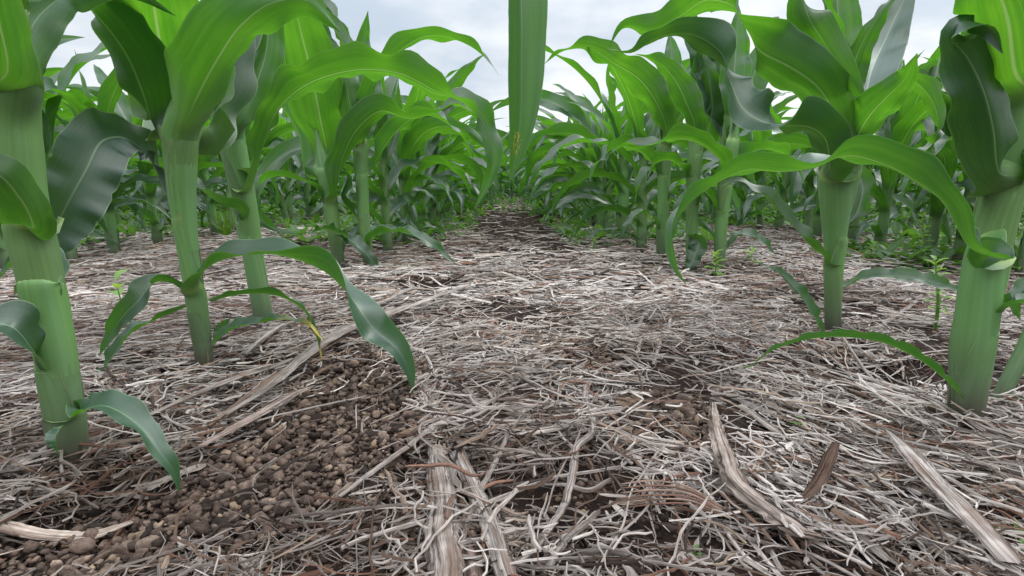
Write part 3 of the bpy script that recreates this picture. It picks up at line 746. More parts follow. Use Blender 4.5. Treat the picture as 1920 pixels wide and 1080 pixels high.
p.leaf([(1254, 190, 10, .0), (1260, 120, 10, .0), (1255, 60, 10, .02)], 50, sh=(300, 230), d=-60)
p.leaf([(1232, 420, 80, -.01), (1205, 400, 80, -.03), (1180, 415, 50, -.03), (1165, 445, 40, -.03)], 26, sh=(470, 425), d=180)

# ------------------------------------------------------------------ remaining plants of the field, in rows
SP = .145
pos = []
XL, XR = -.285, .368
for row in range(0, 30):
    for sgn in (-1, 1):
        x0 = (XL - .65 * row) if sgn < 0 else (XR + .65 * row)
        ystart = 1.42 if row == 0 and sgn < 0 else (1.47 if row == 0 else max(.55, abs(x0) * .86))
        y = ystart + (rng.random() * .1 if row else 0)
        k = 0
        while y < 30:
            far = y > 14
            x = x0 + rng.normal() * (.018 if y < 3 else .05)
            if row == 0 and y > 4.2 and rng.random() < .35: x = rng.uniform(XL, XR)
            pos.append((x, y, row, sgn, k)); k += 1
            y += (SP * (1 + rng.normal() * .12)) * (1 if not far else 1.6)
pos = np.array(pos)
fx = (pos[:, 0] * math.cos(R(1.2)) - pos[:, 1] * math.sin(R(1.2))) / (pos[:, 1] + 1e-6)
inv = np.abs(fx) < .99
vis = pos[inv]
vis = vis[np.argsort(vis[:, 1] + .12 * np.abs(vis[:, 0]))]
N_IND = 282
N_PARTS = 62
ind, rest = vis[:N_IND], vis[N_IND:]

variants0 = [gen_plant(100 + i, 0) for i in range(10)]
protos = []
for i, parts in enumerate(variants0):
    ms = [(n, big_mesh(n, V, [f], ({"st": st} if n == "stalk" else {"st": st, "mk": mk}), M_STALK if n == "stalk" else M_LEAF)) for n, V, f, st, mk in parts]
    protos.append(ms)


def two_mat_mesh(name, parts):
    V, f, st, mk = merge(parts)
    me = big_mesh(name, V, [f], {"st": st, "mk": mk}, M_LEAF)
    me.materials.append(M_STALK)
    mi = np.concatenate([np.full(len(q[2]), 1 if q[0] == "stalk" else 0) for q in parts]).astype(np.int32)
    me.polygons.foreach_set("material_index", mi)
    return me


lod1 = [two_mat_mesh("corn_plant", gen_plant(100 + i, 1)) for i in range(12)]
ROWNAME = {0: "row beside the straw path", 1: "second row from the straw path", 2: "third row from the straw path", 3: "fourth row from the straw path"}
RN2 = {0: "path side", 1: "second", 2: "third", 3: "fourth"}
ORD = ["first", "second", "third", "fourth", "fifth", "sixth", "seventh", "eighth", "ninth", "tenth", "eleventh", "twelfth"]
count_seen = {}
for i, (x, y, row, sgn, k) in enumerate(ind):
    sc_ = 1.04 + rng.normal() * .09
    if row == 0 and y < 3: sc_ *= 1.02
    root_loc = (x, y, float(H(x, y)) - .004)
    side = "left" if sgn < 0 else "right"
    key = (int(row), int(sgn)); c = count_seen.get(key, 0); count_seen[key] = c + 1
    grp = f"corn plants in the {ROWNAME.get(int(row), 'farther rows')} on the {side}"
    if i < N_PARTS:
        e = bpy.data.objects.new("corn_plant", None); col.objects.link(e); e.empty_display_size = .05
        for li, (n, me) in enumerate(protos[int(rng.integers(len(protos)))]):
            a_ = max(.05, .85 - .09 * li)
            link(n, me, e).color = (1 - a_, 1, 1, 1)
        o = e
        if row == 0:
            lab = f"{ORD[c]} corn plant beyond the nearest five in the {side} path row"
        else:
            lab = f"{ORD[min(c, 11)]} corn plant from the camera in the {RN2.get(int(row), 'outer')} row on the {side}"
            if c > 11 or row > 3: lab = f"corn plant in the outer rows on the {side}, hardly told from its neighbours"
    else:
        o = link("corn_plant", lod1[int(rng.integers(len(lod1)))]); o.color = (.62, 1, 1, 1)
        lab = f"small distant corn plant among many alike in the {RN2.get(int(row), 'outer')} row on the {side}"
    o.location = root_loc
    o.rotation_euler = (rng.normal() * .04, rng.normal() * .04, (rng.normal() * .5 + math.pi * int(rng.integers(2))) if row == 0 else rng.random() * 6.28)
    o.scale = (sc_, sc_, sc_)
    tag(o, lab, "corn plant", grp)

# the rest of the field as one mass
lod2 = [merge(gen_plant(200 + i, 2)) for i in range(8)]
Vs, Fs, S, K = [], [], [], []; off = 0
for (x, y, row, sgn, k) in rest:
    V, f, st, mk = lod2[int(rng.integers(8))]
    a = rng.random() * 6.28; s_ = 1 + rng.normal() * .08
    c, sn = math.cos(a), math.sin(a)
    W = np.empty_like(V)
    W[:, 0] = (V[:, 0] * c - V[:, 1] * sn) * s_ + x
    W[:, 1] = (V[:, 0] * sn + V[:, 1] * c) * s_ + y
    W[:, 2] = V[:, 2] * s_
    Vs.append(W); Fs.append(f + off); S.append(st); K.append(mk); off += len(V)
me = big_mesh("corn_field", np.vstack(Vs), [np.vstack(Fs)], {"st": np.vstack(S), "mk": np.vstack(K)}, M_LEAF)
cf = link("corn_field", me); cf.color = (.62, 1, 1, 1)
tag(cf, "mass of far corn rows running back to the horizon", "corn field", None, "stuff")

# ------------------------------------------------------------------ ground sheet
def axis_vals(lo, hi, step, out_lo, out_hi, g=1.22):
    v = list(np.arange(lo, hi, step))
    s = step; a = v[-1]
    while a < out_hi: s *= g; a += s; v.append(a)
    s = step; a = v[0]
    while a > out_lo: s *= g; a -= s; v.insert(0, a)
    return np.array(v)


gx = axis_vals(-1.3, 1.4, .0085, -260, 260); gy = axis_vals(.05, 2.4, .0085, -60, 400)
X, Y = np.meshgrid(gx, gy)
fade = np.clip(1.6 - np.maximum(np.abs(X), Y - 1.0) / 6, .0, 1)
Zg = H(X, Y) * fade
me = big_mesh("ground", np.stack([X, Y, Zg], -1).reshape(-1, 3), [grid_faces(len(gy), len(gx))], {}, M_SOIL)
tag(link("ground", me), "dark brown soil of the field under the straw", "soil", None, "structure")


# ------------------------------------------------------------------ straw litter and clods
def poly_world(pp): return np.array([G(a, b)[:2] for a, b in pp])


def inside(poly, x, y):
    r = np.zeros(x.shape, bool); n = len(poly)
    for i in range(n):
        x1, y1 = poly[i]; x2, y2 = poly[(i + 1) % n]
        c = ((y1 > y) != (y2 > y)) & (x < (x2 - x1) * (y - y1) / (y2 - y1 + 1e-12) + x1)
        r ^= c
    return r


PA = poly_world([(590, 700), (690, 660), (810, 690), (810, 770), (790, 860), (740, 940), (600, 985), (450, 1050), (250, 1110), (-100, 1140), (-100, 1010), (260, 945), (380, 880), (500, 800)])
PB = poly_world([(1140, 760), (1240, 735), (1340, 770), (1380, 850), (1290, 890), (1180, 840)])
PC = poly_world([(1000, 640), (1160, 630), (1180, 690), (1060, 700)])
PD = poly_world([(880, 400), (1010, 400), (1080, 470), (1100, 500), (940, 455), (860, 440)])


def jit(x, y, a=.02):
    return x + a * 2 * vn(x * 40, y * 40, 8), y + a * 2 * vn(x * 40, y * 40, 9)


def straw_keep(x, y):
    xx, yy = jit(x, y, .015)
    k = np.ones(x.shape)
    k[inside(PA, xx, yy)] = .13
    k[inside(PB, xx, yy)] = .35
    k[inside(PC, xx, yy)] = .4
    k[inside(PD, xx, yy)] = .15
    k *= np.clip(.95 + 2.4 * vn(x * 13, y * 13, 10), .12, 1) * np.clip(.9 + 1.8 * vn(x * 38, y * 38, 14), .15, 1)
    for c, r, d in HOLES:
        k *= 1 - .75 * np.exp(-((x - c[0]) ** 2 + (y - c[1]) ** 2) / (r * r * .8))
    return k


COLS = np.array([(.47, .440, .418), (.345, .32, .302), (.20, .182, .17), (.31, .25, .20), (.13, .088, .066), (.20, .115, .083), (.045, .033, .028)])
CW = np.array([.27, .22, .14, .07, .13, .05, .12])


def straws(x, y, L, W, TH, h0, wander, lift, tilt, Kr, nc, colw=CW):
    n = len(x)
    dh = rng.normal(size=(n, Kr)) * wander[:, None]
    hd = h0[:, None] + np.cumsum(dh, 1) - np.sum(dh, 1, keepdims=True) / 2
    st = L / (Kr - 1)
    cx = np.cumsum(np.cos(hd) * st[:, None], 1); cy = np.cumsum(np.sin(hd) * st[:, None], 1)
    cx = cx - cx.mean(1, keepdims=True) + x[:, None]; cy = cy - cy.mean(1, keepdims=True) + y[:, None]
    t = np.linspace(-.5, .5, Kr)[None, :]
    hz = H(cx, cy)
    # stiff straws bridge small hollows
    hz = .5 * hz + .5 * (hz.mean(1, keepdims=True) + (hz[:, -1:] - hz[:, :1]) * t)
    cz = hz + lift[:, None] + np.maximum(tilt[:, None] * t * L[:, None], -lift[:, None])
    ux, uy = -np.sin(hd), np.cos(hd)
    endt = np.ones((n, Kr)); endt[:, 0] = rng.uniform(.35, 1, n); endt[:, -1] = rng.uniform(.2, .9, n)
    wv = W[:, None] * endt * (1 + .15 * rng.normal(size=(n, Kr)))
    roll = rng.normal(size=n) * .35
    a = np.linspace(0, np.pi, nc)
    V = np.empty((n, Kr, nc, 3), np.float32)
    for j, aj in enumerate(a):
        ox = -np.cos(aj); oz = np.sin(aj)
        V[:, :, j, 0] = cx + ux * wv * .5 * ox
        V[:, :, j, 1] = cy + uy * wv * .5 * ox
        V[:, :, j, 2] = cz + TH[:, None] * oz * endt + wv * .5 * ox * np.sin(roll)[:, None]
    f = grid_faces(Kr, nc)
    Fa = (f[None] + (np.arange(n) * Kr * nc)[:, None, None]).reshape(-1, 4)
    ci = rng.choice(len(COLS), n, p=colw / colw.sum())
    tint = COLS[ci] * np.exp(rng.normal(size=(n, 1)) * .13)
    damp = np.clip(.88 + 1.0 * vn(x * 6, y * 6, 31) + .5 * vn(x * 21, y * 21, 32), .42, 1.15)[:, None]      # damp, rotting patches are browner and darker
    tint = tint * damp ** np.array([[.93, 1.0, 1.05]])
    T = np.broadcast_to(tint[:, None, None, :], V.shape).astype(np.float32)
    S = np.empty_like(V); S[..., 0] = np.linspace(0, 1, nc)[None, None, :]
    S[..., 1] = (t + .5)[:, :, None] * L[:, None, None]; S[..., 2] = rng.random(n)[:, None, None]
    return V.reshape(-1, 3), Fa, T.reshape(-1, 3), S.reshape(-1, 3), (cx, cy, cz, hd)


def sample_ground(n, y0, y1, margin=.12, power=1.0):
    y = y0 + (y1 - y0) * rng.random(n * 2) ** power
    hw = y * 1.0 + margin
    x = rng.uniform(-1, 1, len(y)) * (y1 * 1.0 + margin)
    ok = np.abs(x) < hw
    x, y = x[ok], y[ok]
    ok = rng.random(len(x)) < straw_keep(x, y)
    return x[ok][:n], y[ok][:n]


d1 = G(1900, 1050) - G(1300, 740)
ANG_R = math.atan2(d1[1], d1[0])
d2 = G(860, 560) - G(400, 850)
ANG_L = math.atan2(d2[1], d2[0])


def headings(x, y):
    h = rng.uniform(0, np.pi, len(x))
    wr = sm(.06, .16, x) * (1 - sm(.45, .65, y)) * .52
    m = rng.random(len(x)) < wr
    h[m] = ANG_R + rng.normal(size=m.sum()) * .42
    wl = np.exp(-((x + .12) / .08) ** 2 - ((y - .50) / .14) ** 2) * .85
    m = rng.random(len(x)) < wl
    h[m] = ANG_L + rng.normal(size=m.sum()) * .2
    wm = sm(.55, .9, y) * .18
    m = rng.random(len(x)) < wm
    h[m] = rng.normal(size=m.sum()) * .5
    wl2 = (x < -.25) & (y > .5) & (rng.random(len(x)) < .6)
    h[wl2] = .25 + rng.normal(size=wl2.sum()) * .3
    return h


parts = []


def add(x, y, L, W, TH, wander, lift, tilt, Kr, nc, colw=CW, fork=0.0):
    n = len(x)
    g = straws(x, y, L, W, TH, headings(x, y), wander, lift, tilt, Kr, nc, colw)
    parts.append(g[:4])
    if fork:
        cx, cy, cz, hd = g[4]
        m = np.where(rng.random(n) < fork)[0]
        k = Kr // 2
        h = hd[m, k] + rng.choice([-1, 1], len(m)) * rng.uniform(.4, .9, len(m))
        l2 = L[m] * rng.uniform(.35, .6, len(m))
        g2 = straws(cx[m, k] + np.cos(h) * l2 / 2, cy[m, k] + np.sin(h) * l2 / 2, l2, W[m] * .75, TH[m] * .8, h, wander[m], lift[m], rng.uniform(-.1, .3, len(m)), Kr, nc, CW[:])
        # same colour family is close enough; forks share the litter's palette
        parts.append(g2[:4])


def U(n, a, b): return rng.uniform(a, b, n)


def LN(n, med, s): return med * np.exp(rng.normal(size=n) * s)


# near: stems, fibres, flat bits
x, y = sample_ground(14000, .17, .85); n = len(x)
add(x, y, LN(n, .026, .5), LN(n, .00115, .4), LN(n, .0009, .3), LN(n, .20, .7), .018 * rng.random(n) ** 1.6, rng.normal(size=n) * .06, 8, 4, CW, .10)
x, y = sample_ground(26000, .17, .85); n = len(x)
add(x, y, LN(n, .022, .5), LN(n, .0005, .3), LN(n, .0004, .3), LN(n, .30, .6), .012 * rng.random(n) ** 1.5, rng.normal(size=n) * .12, 8, 3, CW, .1)
x, y = sample_ground(1900, .17, .9); n = len(x)
add(x, y, LN(n, .020, .55), np.minimum(LN(n, .0031, .35), .0055), LN(n, .0006, .4), LN(n, .05, .5), .009 * rng.random(n), rng.normal(size=n) * .07, 7, 4, np.array([.24, .28, .2, .1, .10, .04, .04]))
x, y = sample_ground(800, .18, .9); n = len(x)
add(x, y, LN(n, .07, .4), LN(n, .0014, .35), LN(n, .0012, .3), LN(n, .14, .5), .004 + .008 * rng.random(n), rng.normal(size=n) * .05, 14, 5, np.array([.4, .3, .12, .06, .05, .06, .02]), .45)
# curled root-like fibres
x, y = sample_ground(4500, .18, 1.2); n = len(x)
add(x, y, LN(n, .05, .5), LN(n, .0008, .35), LN(n, .0007, .3), LN(n, .42, .4), .006 + .012 * rng.random(n), rng.normal(size=n) * .10, 14, 3, np.array([.4, .28, .1, .06, .07, .07, .02]), .25)
# middle distance
x, y = sample_ground(26000, .8, 2.2, .2); n = len(x)
add(x, y, LN(n, .045, .5), LN(n, .0019, .45), LN(n, .0016, .3), LN(n, .32, .6), .024 * rng.random(n) ** 1.5, rng.normal(size=n) * .11, 7, 3, np.array([.34, .26, .12, .05, .10, .06, .07]), .1)
x, y = sample_ground(2500, .8, 2.2, .2); n = len(x)
add(x, y, LN(n, .10, .4), LN(n, .003, .4), LN(n, .0015, .3), LN(n, .06, .5), .004 + .010 * rng.random(n), rng.normal(size=n) * .03, 8, 3)
# far
x, y = sample_ground(17000, 2.2, 7, .3, 1.4); n = len(x)
add(x, y, LN(n, .07, .5), LN(n, .0032, .35), LN(n, .0026, .3), LN(n, .16, .5), .022 * rng.random(n), rng.normal(size=n) * .05, 5, 3)
# litter beside and behind the camera
y = rng.uniform(-.3, .2, 3500); x = rng.uniform(-.6, .6, 3500); n = len(x)
add(x, y, LN(n, .03, .5), LN(n, .0016, .35), LN(n, .0009, .3), LN(n, .12, .6), .010 * rng.random(n) ** 1.5, rng.normal(size=n) * .06, 6, 3)

for bx, by in HERO_FEET:
    m_ = 60 if by < .8 else 30
    r_ = .020 + .05 * rng.random(m_) ** 1.5; a_ = rng.random(m_) * 6.28
    x = bx + np.cos(a_) * r_; y = by + np.sin(a_) * r_; n = m_
    add(x, y, LN(n, .035, .4), LN(n, .0014, .4), LN(n, .001, .3), LN(n, .16, .5), .004 + .010 * rng.random(n), rng.normal(size=n) * .30, 7, 4)
    m_ = 70; r_ = .016 + .03 * rng.random(m_); a_ = rng.random(m_) * 6.28
    x = bx + np.cos(a_) * r_; y = by + np.sin(a_) * r_; r = LN(m_, .0025, .4); FOOT_CLODS.append((x, y, r))
off = 0; Vs, Fs, T, S = [], [], [], []
for V, f, t_, s_ in parts:
    Vs.append(V); Fs.append(f + off); T.append(t_); S.append(s_); off += len(V)
me = big_mesh("straw_litter", np.vstack(Vs), [np.vstack(Fs)], {"tint": np.vstack(T), "st": np.vstack(S)}, M_STRAW)
tag(link("straw_litter", me), "loose mat of weathered grey straw and twigs over the soil", "straw", None, "stuff")
print("straw verts", off)


def ico(sub):
    import bmesh
    bm = bmesh.new(); bmesh.ops.create_icosphere(bm, subdivisions=sub, radius=1)
    V = np.array([v.co for v in bm.verts]); F_ = np.array([[v.index for v in f.verts] for f in bm.faces]); bm.free()
    return V, F_


def rock_shapes(sub, n):
    V, f = ico(sub); out = []
    for i in range(n):
        q = np.random.default_rng(900 + i)
        dsp = np.zeros(len(V))
        for a, k in ((.22, 1.6), (.16, 3.0), (.08, 6.0)):
            for _ in range(3):
                d = norm(q.normal(size=3)); dsp += a / 1.7 * np.sin(V @ d * k + q.random() * 6.28)
        W = V * (1 + dsp)[:, None]
        # knock flat facets off
        for _ in range(8):
            d = norm(q.normal(size=3)); h = W @ d; lim = q.uniform(.45, .8)
            W = W - np.maximum(h - lim, 0)[:, None] * d[None, :] * .85
        W = W * np.array([1, q.uniform(.65, .95), q.uniform(.5, .8)])
        out.append(W)
    return out, f


def clods(x, y, r, shapes, f, lift):
    Vs, Fs, T = [], [], []
    hz = H(x, y)
    base = np.array([(.112, .084, .070), (.070, .052, .044), (.155, .120, .098), (.030, .023, .020), (.19, .145, .105)])
    ci = rng.choice(5, len(x), p=[.34, .28, .18, .14, .06])
    m = len(shapes[0])
    for i in range(len(x)):
        W = shapes[i % len(shapes)] * r[i]
        a = rng.random() * 6.28; tl = rng.normal() * .5
        c, s_ = math.cos(a), math.sin(a); ct, stl = math.cos(tl), math.sin(tl)
        Y2 = W[:, 1] * ct - W[:, 2] * stl; Z2 = W[:, 1] * stl + W[:, 2] * ct
        V = np.stack([W[:, 0] * c - Y2 * s_ + x[i], W[:, 0] * s_ + Y2 * c + y[i], Z2 + hz[i] + lift[i]], 1)
        Vs.append(V); Fs.append(f + i * m)
        T.append(np.broadcast_to(base[ci[i]] * math.exp(rng.normal() * .15), V.shape))
    return np.vstack(Vs), np.vstack(Fs), np.vstack(T)


def sample_poly(poly, n, a=.012):
    lo, hi = poly.min(0), poly.max(0)
    x = rng.uniform(lo[0], hi[0], n * 4); y = rng.uniform(lo[1], hi[1], n * 4)
    xx, yy = jit(x, y, a)
    ok = inside(poly, xx, yy)
    return x[ok][:n], y[ok][:n]


sh2, f2 = rock_shapes(2, 14); sh1, f1 = rock_shapes(1, 14); sh3, f3 = rock_shapes(3, 10)
cl = []
for x, y, r in FOOT_CLODS: cl.append(clods(x, y, r, sh1, f1, r * .7))
x, y = sample_poly(PA, 4300); r = LN(len(x), .0025, .34); cl.append(clods(x, y, r, sh2, f2, r * .55 + .006 * rng.random(len(x))))
x, y = sample_poly(PA, 150); r = LN(len(x), .0052, .2); cl.append(clods(x, y, r, sh3, f3, r * .45))
x, y = sample_poly(PA, 9000, .02); r = LN(len(x), .0009, .3); cl.append(clods(x, y, r, sh1, f1, r * .5 + .004 * rng.random(len(x))))
x, y = sample_poly(PB, 900); r = LN(len(x), .0024, .35); cl.append(clods(x, y, r, sh2, f2, r * .5 + .003))
x, y = sample_poly(PB, 26); r = LN(len(x), .0062, .2); cl.append(clods(x, y, r, sh3, f3, r * .6))
x, y = sample_poly(PC, 700); r = LN(len(x), .0028, .35); cl.append(clods(x, y, r, sh1, f1, r * .4 + .002))
y = .17 + .9 * rng.random(9000) ** 1.2; x = rng.uniform(-1, 1, 9000) * (y + .1); r = LN(len(x), .0022, .4); cl.append(clods(x, y, r, sh1, f1, r * .2))
y = rng.uniform(1, 3.4, 5000); x = rng.uniform(-1, 1, 5000) * (y * .35); r = LN(len(x), .0055, .4); cl.append(clods(x, y, r, sh1, f1, r * .25))
off = 0; Vs, Fs, T = [], [], []
for V, f, t_ in cl:
    Vs.append(V); Fs.append(f + off); T.append(t_); off += len(V)
me = big_mesh("soil_clods", np.vstack(Vs), [np.vstack(Fs)], {"tint": np.vstack(T)}, M_CLOD, False)
tag(link("soil_clods", me), "crumbly brown soil clods lying bare between the straw", "soil clods", None, "stuff")


# ------------------------------------------------------------------ single stems and twigs that can be told apart
def stem_mesh(pts, seed, flat=.45, tint=(.50, .45, .41), groove=.14, nc=15, frayed=.5, lift=.004, arcdeg=360, kinks=0.0):
    """pts: (px, py, width px[, extra lift m]) along the stem where it lies on the ground"""
    q = np.random.default_rng(seed)
    P = []; Wd = []
    for e in pts:
        g = G(e[0], e[1]); z = float(H(g[0], g[1])) + lift + (e[3] if len(e) > 3 else 0)
        P.append([g[0], g[1], z]); Wd.append(e[2] * g[1] / F)
    n = max(14, len(pts) * 7)
    C, t = hermite(P, n, np.array(Wd)[:, None])
    w = np.maximum(C[:, 3], .0003); C = C[:, :3]
    if kinks: C = C + (np.cumsum(q.normal(size=(n, 3)), 0) * kinks * w.mean() * np.array([1, 1, .3]) * .3)
    T_ = norm(np.gradient(C, axis=0)); side = norm(np.cross(T_, np.array([0, 0, 1.0]))); up = np.cross(side, T_)
    th = np.linspace(0, 2 * np.pi, nc + 1)
    gv = 1 + groove * q.normal(size=nc + 1); gv[-1] = gv[0]
    gv2 = groove * .5 * q.normal(size=(n, nc + 1)); gv2[:, -1] = gv2[:, 0]
    rr = (w * .5)[:, None] * (gv[None, :] + gv2)
    V = C[:, None, :] + rr[..., None] * (np.cos(th)[None, :, None] * side[:, None, :] + flat * np.sin(th)[None, :, None] * up[:, None, :])
    # frayed ends
    fr0 = np.repeat(q.random(nc // 2 + 1), 2)[:nc + 1]; fr0[-1] = fr0[0]; fr1 = q.random(nc + 1); fr1[-1] = fr1[0]
    V[0] -= T_[0] * (fr0 * frayed * w[0] * 2)[:, None]; V[-1] += T_[-1] * (fr1 * frayed * w[-1] * 2)[:, None]
    V[:, :, 2] = np.maximum(V[:, :, 2], H(V[:, :, 0], V[:, :, 1]) - .002)
    L = np.concatenate([[0], np.cumsum(np.linalg.norm(np.diff(C, axis=0), axis=1))])
    S = np.zeros_like(V); S[..., 0] = th[None, :] / 6.28; S[..., 1] = L[:, None]; S[..., 2] = q.random()
    F_ = [grid_faces(n, nc + 1)]
    Vf = V.reshape(-1, 3)
    tt = np.array(tint)[None] * np.exp(.10 * q.normal(size=(n, 1)))
    Tn = np.repeat(tt[:, None, :], nc + 1, 1).reshape(-1, 3)
    cap = np.array([list(range(nc, -1, -1))]); cap2 = np.array([list(range((n - 1) * (nc + 1), n * (nc + 1)))])
    return Vf, F_ + [cap, cap2], Tn, S.reshape(-1, 3)


def stem_thing(name, label, cat, strokes, group=None):
    """one object; several strokes make the branches of one forked twig"""
    Vs, T, S, F4, FC = [], [], [], [], []; off = 0
    for kw in strokes:
        V, f, t_, s_ = stem_mesh(**kw)
        Vs.append(V); T.append(t_); S.append(s_); F4.append(f[0] + off); FC += [c + off for c in f[1:]]; off += len(V)
    V = np.vstack(Vs); org = V.mean(0)
    me = big_mesh(name, V - org, [np.vstack(F4)] + FC, {"tint": np.vstack(T), "st": np.vstack(S)}, M_WOOD)
    return tag(link(name, me, None, org), label, cat, group)


GREY = (.31, .285, .265); PALE = (.37, .34, .32); RED = (.26, .15, .11); BRN = (.11, .065, .048)
stem_thing("weathered_stem", "widest cracked grey stem pointing at the camera at the bottom middle", "stem",
           [dict(pts=[(822, 882, 30), (826, 925, 44), (834, 975, 48), (830, 1030, 58), (838, 1090, 62), (840, 1150, 66)], seed=1, flat=.30, tint=(.30, .27, .25), lift=.013, groove=.16, nc=31)])
stem_thing("weathered_stem", "narrower grey split stem just right of the widest cracked stem", "stem",
           [dict(pts=[(862, 895, 26), (890, 950, 34), (920, 1020, 38), (945, 1100, 40)], seed=2, flat=.35, tint=GREY, lift=.013, groove=.16, nc=21)])
stem_thing("weathered_stem", "dark brown stem lying between the two grey stems at the bottom middle", "stem",
           [dict(pts=[(868, 960, 22), (882, 1020, 30), (890, 1100, 34)], seed=3, flat=.4, tint=(.24, .18, .155), lift=.009, groove=.16)])
stem_thing("weathered_stem", "short grey chunk of stem lying below the hanging leaf tip", "stem",
           [dict(pts=[(785, 715, 26), (800, 760, 30), (818, 805, 26), (826, 835, 10)], seed=4, flat=.4, tint=(.44, .39, .36), lift=.005)])
stem_thing("flat_stalk", "long flat pale split stalk pointing down to the bottom right corner", "stalk",
           [dict(pts=[(1655, 862, 6, .012), (1690, 900, 34, .010), (1745, 965, 44, .008), (1800, 1030, 50, .008), (1860, 1100, 50, .006)], seed=5, flat=.16, tint=PALE, lift=.012, groove=.12, nc=25)])
stem_thing("fibrous_husk", "bent fibrous grey husk strip folded in the straw on the right", "husk",
           [dict(pts=[(1335, 795, 8, .010), (1340, 850, 22, .012), (1358, 910, 34, .012), (1385, 965, 44, .008), (1440, 1000, 46, .006), (1500, 1030, 40, .004), (1530, 1035, 16, .003)], seed=6, flat=.35, tint=(.32, .275, .245), lift=.008, groove=.3, nc=25)])
stem_thing("curled_leaf", "brown curled dry leaf with a dark tip lying on the straw", "dry leaf",
           [dict(pts=[(1410, 985, 3, .004), (1455, 975, 10, .004), (1500, 962, 18, .006), (1532, 942, 22, .012), (1552, 916, 22, .018), (1560, 900, 12, .02)], seed=7, flat=.14, tint=(.085, .055, .042), lift=.006, groove=.2)])
stem_thing("fibre_bundle", "reddish brown bundle of loose fibres beside the bent husk", "fibres",
           [dict(pts=[(1165, 930 + k * 9, 3, .006), (1220, 938 + k * 9, 6, .010), (1290, 958 + k * 6, 6, .010), (1350, 985 + k * 3, 5, .006)], seed=30 + k, flat=.5, tint=RED if k % 2 else (.42, .30, .24), lift=.004) for k in range(6)])
stem_thing("forked_twig", "tall pale forked twig winding up the middle of the straw", "twig",
           [dict(pts=[(1062, 960, 14), (1075, 900, 16), (1078, 870, 14), (1100, 850, 13), (1105, 810, 13), (1092, 770, 12), (1100, 735, 11), (1120, 715, 9)], seed=8, flat=.8, tint=PALE, lift=.010, kinks=.25),
            dict(pts=[(1076, 872, 11), (1060, 858, 9), (1048, 840, 6)], seed=9, flat=.8, tint=PALE, lift=.010),
            dict(pts=[(1106, 812, 9), (1150, 800, 7), (1175, 785, 5)], seed=10, flat=.8, tint=PALE, lift=.011),
            dict(pts=[(1062, 960, 15), (1040, 1000, 16), (1000, 1050, 18), (955, 1085, 18)], seed=11, flat=.8, tint=GREY, lift=.009, kinks=.2)])
stem_thing("forked_twig", "pale twig with two bends right of the path hollow", "twig",
           [dict(pts=[(1140, 590, 7), (1142, 615, 8), (1158, 628, 8), (1196, 652, 8), (1192, 676, 7), (1150, 700, 6)], seed=12, flat=.9, tint=PALE, lift=.008),
            dict(pts=[(1158, 628, 5), (1185, 612, 5), (1210, 596, 4)], seed=13, flat=.9, tint=PALE, lift=.010)])
stem_thing("forked_twig", "pale Y shaped twig at the right rim of the hollow", "twig",
           [dict(pts=[(1256, 612, 6, .01), (1252, 632, 7), (1238, 650, 7), (1232, 672, 7), (1225, 690, 6)], seed=14, flat=.9, tint=PALE, lift=.006),
            dict(pts=[(1238, 650, 6), (1258, 640, 6), (1262, 622, 4)], seed=15, flat=.9, tint=PALE, lift=.006)])
stem_thing("forked_twig", "grey forked twig left of the tall winding twig, near the bottom", "twig",
           [dict(pts=[(850, 1090, 14), (872, 1030, 13), (884, 985, 12), (895, 950, 12), (915, 910, 11), (930, 880, 10), (945, 850, 8)], seed=16, flat=.8, tint=GREY, lift=.012, kinks=.25),
            dict(pts=[(898, 945, 9), (930, 932, 8), (960, 928, 6)], seed=17, flat=.8, tint=RED, lift=.012)])
stem_thing("reddish_twig", "thin reddish twig lying across the two grey stems", "twig",
           [dict(pts=[(765, 938, 6), (800, 940, 9), (845, 935, 9), (890, 948, 8), (905, 948, 5)], seed=18, flat=.8, tint=RED, lift=.022, kinks=.2)])
stem_thing("forked_twig", "dark grey twig crossing behind the two grey stems to the right", "twig",
           [dict(pts=[(860, 955, 9), (905, 972, 11), (940, 990, 11), (975, 1005, 8), (990, 1000, 4)], seed=19, flat=.8, tint=(.33, .28, .25), lift=.014, kinks=.2)])
stem_thing("forked_twig", "grey twig slanting up to the right at the bottom, right of the winding twig", "twig",
           [dict(pts=[(1030, 1085, 16), (1060, 1030, 18), (1090, 1005, 17), (1120, 975, 12)], seed=20, flat=.7, tint=GREY, lift=.010, kinks=.15),
            dict(pts=[(1020, 930, 6), (1060, 932, 10), (1100, 940, 12), (1140, 920, 9)], seed=21, flat=.8, tint=GREY, lift=.010)])
stem_thing("straw_stalk", "thick grey split stalk lying diagonally on the bare soil on the left", "stalk",
           [dict(pts=[(378, 868, 10), (430, 838, 16), (500, 798, 18), (560, 764, 14), (584, 752, 8)], seed=22, flat=.4, tint=(.36, .30, .27), lift=.015, groove=.16)])
stem_thing("straw_stalk", "longest frayed pale stalk in the bundle left of the path", "stalk",
           [dict(pts=[(440, 812, 10), (510, 762, 16), (560, 715, 22), (620, 670, 26), (690, 635, 22), (760, 600, 14)], seed=23, flat=.35, tint=GREY, lift=.022, groove=.18, frayed=1.2)])
stem_thing("straw_stalk", "brownish stalk running beside the longest stalk of the bundle", "stalk",
           [dict(pts=[(395, 830, 6), (470, 770, 10), (520, 730, 14), (590, 690, 14), (650, 655, 10)], seed=24, flat=.4, tint=(.24, .18, .15), lift=.017, groove=.18)])
stem_thing("straw_stalk", "grey stalk lowest in the bundle, nearest the second corn stalk", "stalk",
           [dict(pts=[(290, 808, 10), (380, 764, 16), (450, 738, 18), (520, 712, 12), (550, 700, 6)], seed=25, flat=.35, tint=GREY, lift=.017, groove=.18)])
